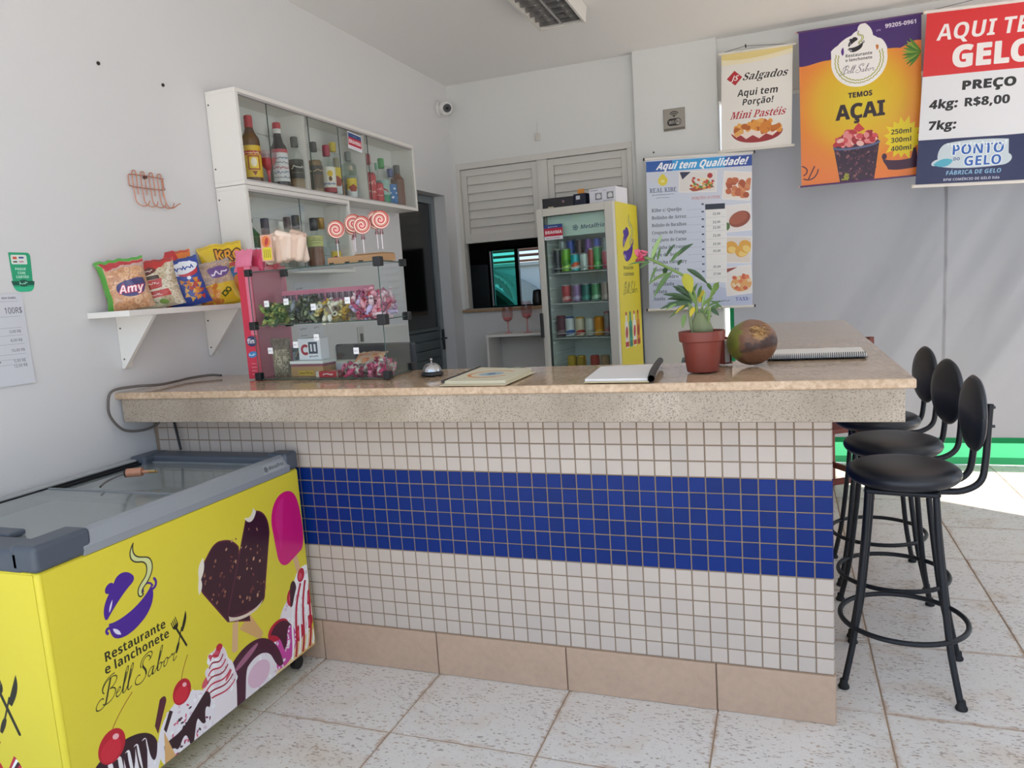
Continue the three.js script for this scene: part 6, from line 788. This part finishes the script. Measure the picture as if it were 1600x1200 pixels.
// ---------- papers, bell and small things on the counter ----------
{
  const sheetStack = (o, pts, h, m) => obj(...o.slice(0, 1), extrude(pts.map(([x, z]) => [x, -z]), h, 0.0006).rotateX(-Math.PI / 2), m, o[1]);
  const m1 = thing('menu_booklet', 'open cream menu booklet with an orange ring print and black spine on the counter', 'menu', [1.49, Y0, -0.02]);
  const q1 = [[-0.1, 0.15], [0.12, 0.17], [0.105, -0.13], [-0.125, -0.215]];
  sheetStack(['pages', m1], q1, 0.009, C('#d9d2b8', 0.6)).position.y = 0.0012;
  sheetStack(['under_sheet', m1], [[-0.1, 0.185], [0.13, 0.2], [0.128, -0.11], [-0.1, -0.19]], 0.0008, C('#cfc3a4', 0.6));
  const pr = new THREE.PlaneGeometry(0.2, 0.3).rotateX(-Math.PI / 2); obj('cover_print', pr.translate(-0.002, 0.0112, -0.005), M('#ffffff', 0.45, { map: canvasTex(256, 384, (g, W, H) => { g.fillStyle = '#dcd5bc'; g.fillRect(0, 0, W, H); g.lineWidth = 16; g.strokeStyle = '#d8843c'; g.beginPath(); g.ellipse(136, 190, 96, 110, 0, 0.5, 5.6); g.stroke(); ell(g, 136, 190, 54, 60, 0, '#9fb8c4'); ell(g, 136, 190, 20, 24, 0, '#3a5a8a'); scrawl(g, 60, 320, 140, 16, '#b8a878', 3); }) }), m1);
  obj('spine', rod([-0.102, 0.009, 0.155], [-0.128, 0.009, -0.225], 0.0055, 10), C('#1d1c1e', 0.45), m1);
  const m2 = thing('white_notepad', 'white notepad with a thick black binding on its right side', 'notepad', [1.955, Y0, -0.04]);
  sheetStack(['pages', m2], [[-0.09, 0.185], [0.1, 0.195], [0.065, -0.16], [-0.115, -0.13]], 0.007, C('#e6e4e4', 0.55)).position.y = 0.002;
  sheetStack(['back_cover', m2], [[-0.09, 0.2], [0.105, 0.21], [0.07, -0.165], [-0.117, -0.135]], 0.0012, C('#c4b48e', 0.6));
  const sp = tube([[0.112, 0.01, 0.21], [0.098, 0.016, 0.08], [0.088, 0.02, -0.06], [0.078, 0.018, -0.185]], 0.0105, 24, 10); obj('binding', sp, C('#232428', 0.45), m2);
  const m3 = thing('spiral_notebook', 'large white spiral notebook lying open at the bend of the counter', 'notebook', [2.53, Y0, -0.39]);
  obj('pages', bx(0.3, 0.012, 0.2, -0.005, 0.0075, -0.02, 0.002), C('#e4e2de', 0.6), m3); obj('back_cover', bx(0.305, 0.0014, 0.21, -0.005, 0.0008, -0.02), C('#2a2b2e', 0.5), m3);
  const ring = new THREE.TorusGeometry(0.0085, 0.0011, 6, 16).rotateY(Math.PI / 2); for (let i = 0; i < 46; i++) obj('wire_ring', ring, C('#25272b', 0.4, 0.4), m3).position.set(-0.148 + i * 0.0064, 0.0098, 0.083);
  const b = thing('call_bell', 'small chrome counter bell on a black base beside the glass case', 'bell', [1.222, Y0, -0.125]);
  obj('base', lathe([[0.0005, 0], [0.041, 0], [0.042, 0.004], [0.038, 0.012], [0.034, 0.014], [0.0005, 0.014]], 32), C('#1d1e20', 0.45), b);
  obj('dome', lathe([[0.035, 0.0145], [0.034, 0.022], [0.029, 0.033], [0.02, 0.041], [0.009, 0.0445], [0.0005, 0.045]], 36), M('#b9babc', 0.18, { metalness: 0.9 }), b); obj('button', lathe([[0.0005, 0.062], [0.0045, 0.061], [0.006, 0.057], [0.0035, 0.053], [0.0035, 0.044], [0.0005, 0.044]], 18), C('#c0c0c0', 0.2, 0.9), b);
  const nh = thing('napkin_holder', 'dark red napkin holder standing behind the plant pot and the coconut', 'holder', [2.225, Y0, -0.25], 0.9);
  obj('side_plate', bx(0.004, 0.085, 0.075, -0.016, 0.045, 0, 0.001), C('#7a2c24', 0.45), nh); obj('side_plate', bx(0.004, 0.085, 0.075, 0.016, 0.045, 0, 0.001), C('#7a2c24', 0.45), nh); obj('base', bx(0.04, 0.004, 0.08, 0, 0.0022, 0, 0.001), C('#7a2c24', 0.45), nh); obj('napkins', bx(0.026, 0.075, 0.07, 0, 0.042, 0, 0.002), C('#d8d2cc', 0.8), nh);
  const tp = thing('sink_tap', 'grey curved tap on the worktop just left of the plant pot', 'tap', [2.075, 0.79, -0.5]);
  obj('spout', tube([[0, 0, 0], [0, 0.26, 0], [0.012, 0.295, 0], [0.034, 0.303, 0], [0.05, 0.28, 0]], 0.009, 40, 12), C('#6f7674', 0.35, 0.5), tp); obj('base_flange', cyl(0.026, 0.02, 0.02, 0, 0.0005, 0), C('#6f7674', 0.35, 0.5), tp);
}
// ---------- walls: lamp, camera, rack, papers, cables ----------
{
  const l = thing('ceiling_lamp', 'unlit white louvred fluorescent fitting on the ceiling', 'ceiling lamp', [1.245, 2.9645, -1.48]);
  const L = 1.3, W = 0.28, wm = M('#dcd9d2', 0.45); for (const s of [-1, 1]) obj('side_panel', extrude([[0, 0], [s * 0.012, -0.004], [s * 0.0, -0.09], [s * -0.012, -0.09], [s * -0.012, 0]], L).translate(s * (W / 2 - 0.002), 0, -L / 2), wm, l);
  for (const s of [-1, 1]) obj('end_panel', bx(W, 0.09, 0.014, 0, -0.045, s * (L / 2 - 0.007), 0.003), wm, l); obj('back_plate', bx(W - 0.02, 0.006, L - 0.02, 0, -0.008, 0), M('#8f8d8a', 0.25, { metalness: 0.6 }), l);
  obj('centre_bar', bx(0.016, 0.05, L - 0.02, 0, -0.055, 0, 0.003), M('#a9a7a4', 0.2, { metalness: 0.7 }), l);
  for (const s of [-1, 1]) { obj('fluorescent_tube', rod([s * 0.065, -0.045, -L / 2 + 0.03], [s * 0.065, -0.045, L / 2 - 0.03], 0.013, 14), C('#d8d6d0', 0.3), l); for (let i = 0; i < 15; i++) obj('louvre_blade', bx(0.115, 0.045, 0.003, s * 0.066, -0.062, -L / 2 + 0.05 + i * 0.0857), M('#a4a3a2', 0.22, { metalness: 0.7 }), l); }
  const c = thing('security_camera', 'small white dome security camera high on the left wall near the back corner', 'camera', [0.002, 2.76, -3.03]);
  obj('mount', rod([0, 0, 0], [0.022, 0, 0], 0.056, 28), C('#f0eeea', 0.4), c); obj('body', new THREE.SphereGeometry(0.052, 28, 20).translate(0.062, -0.004, 0.01), C('#f2f0ec', 0.35), c); obj('lens_ring', rod([0.085, -0.012, 0.04], [0.1, -0.016, 0.062], 0.03, 24), C('#17181a', 0.3), c); obj('lens', new THREE.SphereGeometry(0.012, 16, 12).translate(0.101, -0.0165, 0.063), C('#0a0b10', 0.05), c);
  const k = thing('copper_hook_rack', 'small copper wire key rack with hooks on the left wall', 'hook rack', [0.004, 1.9, -0.1]), cm = M('#c98a72', 0.3, { metalness: 0.6 });
  // local: x out of the wall, y up, -z along the wall to the right
  const wr = (pts, n = 24) => tube(pts.map(([s, y, x]) => [x ?? 0.004, y, -s]), 0.0022, n, 6);
  obj('frame', [wr([[-0.07, 0.02], [-0.07, 0.0], [-0.055, -0.012], [0.1, -0.012], [0.105, 0.0], [0.105, 0.03], [0.1, 0.035], [-0.055, 0.035], [-0.07, 0.02]], 60)], cm, k);
  for (let i = 0; i < 4; i++) { const s = -0.05 + i * 0.043; obj('loop', wr([[s, -0.02], [s, 0.04], [s + 0.01, 0.052], [s + 0.02, 0.04], [s + 0.02, -0.04]], 40), cm, k); obj('hook', wr([[s, -0.02, 0.004], [s + 0.004, -0.07, 0.006], [s + 0.02, -0.088, 0.018], [s + 0.04, -0.082, 0.028], [s + 0.046, -0.066, 0.03]], 30), cm, k); }
  obj('end_hook', wr([[0.1, -0.02, 0.004], [0.108, -0.07, 0.008], [0.122, -0.086, 0.02], [0.145, -0.07, 0.034], [0.155, -0.066, 0.036]], 30), cm, k); obj('nail', rod([0, 0.03, -0.012], [0.012, 0.03, -0.012], 0.007, 12), C('#6a4a42', 0.5, 0.4), k);
  for (const [y, z, n] of [[2.337, 0.036, 'left'], [2.327, -0.278, 'right']]) tag(obj('wall_plug', rod([0.0005, y, z], [0.005, y, z], 0.007, 10), C('#2b2624', 0.7)), n === 'left' ? 'dark screw plug in the left wall, farther from the bottle cabinet' : 'dark screw plug in the left wall, nearer to the bottle cabinet', 'wall plug');
  const sk = thing('card_payment_sticker', 'green card payment sticker on the left wall above the price sheet', 'sticker', [0.0012, 1.552, 0.464]), sh = new THREE.Shape(); sh.moveTo(-0.038, 0.066); sh.lineTo(0.026, 0.066); sh.quadraticCurveTo(0.038, 0.066, 0.038, 0.05); sh.lineTo(0.034, -0.03); sh.lineTo(0.04, -0.032); sh.lineTo(0.036, -0.05); sh.quadraticCurveTo(0.03, -0.066, 0.014, -0.066); sh.lineTo(-0.014, -0.066); sh.quadraticCurveTo(-0.03, -0.066, -0.036, -0.048); sh.lineTo(-0.042, -0.03); sh.lineTo(-0.036, -0.028); sh.closePath();
  const sg = new THREE.ExtrudeGeometry(sh, { depth: 0.0008, bevelEnabled: false }); { const p = sg.attributes.position, uv = sg.attributes.uv; for (let i = 0; i < p.count; i++) uv.setXY(i, (p.getX(i) + 0.045) / 0.09, (p.getY(i) + 0.07) / 0.14); } sg.rotateY(Math.PI / 2);
  obj('print', sg, M('#ffffff', 0.4, { map: canvasTex(256, 398, (g, W, H) => { g.fillStyle = '#22a878'; g.fillRect(0, 0, W, H); g.fillStyle = '#dfe8e0'; g.beginPath(); g.roundRect(36, 34, 160, 90, 12); g.fill(); g.fillStyle = '#d8604a'; g.fillRect(56, 52, 40, 24); g.fillStyle = '#2f4a8a'; g.fillRect(116, 52, 50, 16); g.fillStyle = '#333'; g.fillRect(56, 94, 40, 12); g.fillStyle = '#c88aa0'; g.fillRect(116, 92, 44, 14); g.textAlign = 'center'; F(g, 'bold 34px sans-serif', '#c8f0de'); g.fillText('PAGUE', 118, 180); g.fillText('COM', 122, 218); g.fillText('CARTÃO', 126, 256); g.fillStyle = '#0d5a48'; g.fillRect(0, 284, W, 40); ell(g, 128, 304, 52, 34, 0, '#0d5a48'); scrawl(g, 90, 316, 76, 24, '#9fdcc4', 4); g.fillStyle = '#34c090'; g.fillRect(0, 340, W, 60); }) }), sk);
  const ps = thing('price_sheet', 'white printed price sheet taped to the left wall at the picture edge', 'paper', [0.0015, 1.328, 0.585]);
  const pg = new THREE.PlaneGeometry(0.215, 0.305, 12, 16), pp = pg.attributes.position; for (let i = 0; i < pp.count; i++) pp.setZ(i, 0.002 + 0.004 * Math.max(0, -pp.getY(i) / 0.15) ** 2 * (0.5 + pp.getX(i) / 0.215)); pg.computeVertexNormals();
  obj('sheet', pg.rotateY(Math.PI / 2), M('#ffffff', 0.6, { side: THREE.DoubleSide, map: canvasTex(512, 726, (g, W, H) => { g.fillStyle = '#d6d8de'; g.fillRect(0, 0, W, H); txt(g, 'RUA ISABEL', 400, 40, 'bold 22px sans-serif', '#4a4e58', { max: 120 }); g.strokeStyle = '#8a8e98'; g.lineWidth = 2; for (const y of [60, 180, 270, 330, 400, 480, 520, 560]) { g.beginPath(); g.moveTo(40, y); g.lineTo(470, y); g.stroke(); } txt(g, '100R$', 420, 156, '66px sans-serif', '#3a4050', { max: 150 }); [[310, 'S,00 R$'], [380, '8,00 R$'], [460, '10,00 R$'], [545, '5,00 R$'], [585, '12,00 R$']].forEach(([y, t]) => txt(g, t, 410, y, '30px sans-serif', '#4a4e58')); for (const y of [310, 380, 460, 545]) scrawl(g, 60, y, 200, 20, '#5a5e68', y); }) }), ps);
  const ws = thing('wifi_sign', 'small brushed metal wifi sign on the pillar', 'sign', [1.736, 2.47, -3.1495]); obj('plate', bx(0.148, 0.148, 0.006, 0, 0, 0.0035, 0.002), M('#8f8a80', 0.4, { metalness: 0.5 }), ws);
  obj('print', plane(0.14, 0.14, 0, 0, 0.0068), M('#ffffff', 0.4, { metalness: 0.3, map: canvasTex(256, 256, (g, W, H) => { g.fillStyle = '#9a948a'; g.fillRect(0, 0, W, H); g.strokeStyle = '#24211e'; g.lineCap = 'round'; g.lineWidth = 11; for (const q of [20, 42, 64]) { g.beginPath(); g.arc(128, 96, q, Math.PI * 1.22, Math.PI * 1.78); g.stroke(); } ell(g, 128, 94, 9, 9, 0, '#24211e'); g.beginPath(); g.roundRect(40, 116, 176, 90, 44); g.fillStyle = '#2a2623'; g.fill(); F(g, 'bold 62px sans-serif', '#a8a298'); g.fillText('Wi', 58, 184); g.beginPath(); g.roundRect(142, 126, 66, 70, 34); g.fillStyle = '#a8a298'; g.fill(); F(g, 'bold 56px sans-serif', '#2a2623'); g.fillText('Fi', 150, 182); g.fillStyle = '#6a655c'; g.fillRect(0, 232, W, 24); }) }), ws);
  const hk = thing('adhesive_hook', 'small white adhesive hook with a thread on the back wall', 'hook', [0.72, 2.49, -3.199]); obj('pad', bx(0.05, 0.05, 0.006, 0, 0, 0.0035, 0.003), C('#d4d0c8', 0.4), hk); obj('hook', tube([[0, 0.01, 0.006], [0, -0.015, 0.02], [0, -0.024, 0.03], [0, -0.012, 0.036]], 0.005, 16), C('#d8d4cc', 0.4), hk); obj('thread', rod([0, 0.02, 0.004], [0.002, 0.115, 0.0005], 0.0008, 5), C('#b0aca4', 0.8), hk);
  tag(obj('pillar_screw', rod([1.585, 2.265, -3.1505], [1.585, 2.265, -3.143], 0.006, 10), C('#3a3633', 0.5)), 'dark screw head on the pillar below the wifi sign', 'screw');
  const nt = tag(obj('wall_notice', plane(0.23, 0.36).rotateY(Math.PI / 2).translate(0.0015, 1.31, -1.14), M('#ffffff', 0.7, { map: canvasTex(192, 300, (g, W, H) => { g.fillStyle = '#dfe1e6'; g.fillRect(0, 0, W, H); for (let i = 0; i < 9; i++) { scrawl(g, 16, 30 + i * 30, 50, 8, '#8a8e98', i); scrawl(g, 120, 44 + i * 28, 40, 10, '#9a9ea8', i + 20); } }) })), 'white paper notice on the left wall seen through the glass case', 'paper');
  const ot = thing('wall_outlet', 'small grey wall outlet seen through the glass case', 'outlet', [0.0005, 1.157, -1.634], Math.PI / 2); obj('plate', bx(0.07, 0.115, 0.008, 0, 0, 0.0045, 0.003), C('#c9c7c2', 0.45), ot); obj('socket', bx(0.034, 0.05, 0.004, 0, -0.01, 0.0095, 0.002), C('#5a5854', 0.5), ot);
  tag(obj('grey_cable', tube([[0.16, 1.099, -0.24], [0.1, 1.102, -0.236], [0.06, 1.1, -0.16], [0.075, 1.099, -0.08], [0.09, 1.1, 0.03], [0.05, 1.106, 0.12], [0.03, 1.1, 0.2], [0.03, 1.05, 0.225], [0.024, 1.0, 0.214], [0.03, 0.945, 0.17], [0.05, 0.93, 0.1], [0.075, 0.945, 0.05], [0.09, 0.985, 0.03], [0.09, 1.028, 0.02]], 0.0052, 120, 8), C('#6b645f', 0.55)), 'grey cable looping over the left end of the counter', 'cable');
  tag(obj('black_power_cord', tube([[0.128, 1.03, 0.02], [0.132, 0.96, 0.022], [0.146, 0.89, 0.026], [0.158, 0.835, 0.03]], 0.005, 30, 8), C('#1a1a1c', 0.5)), 'black power cord dropping from under the counter to the freezer', 'cord');
}
// ---------- shadows and hand-over ----------
scene.traverse((o) => { if (o.isMesh) { o.castShadow = true; o.receiveShadow = true; } });
renderer.render(scene, camera);
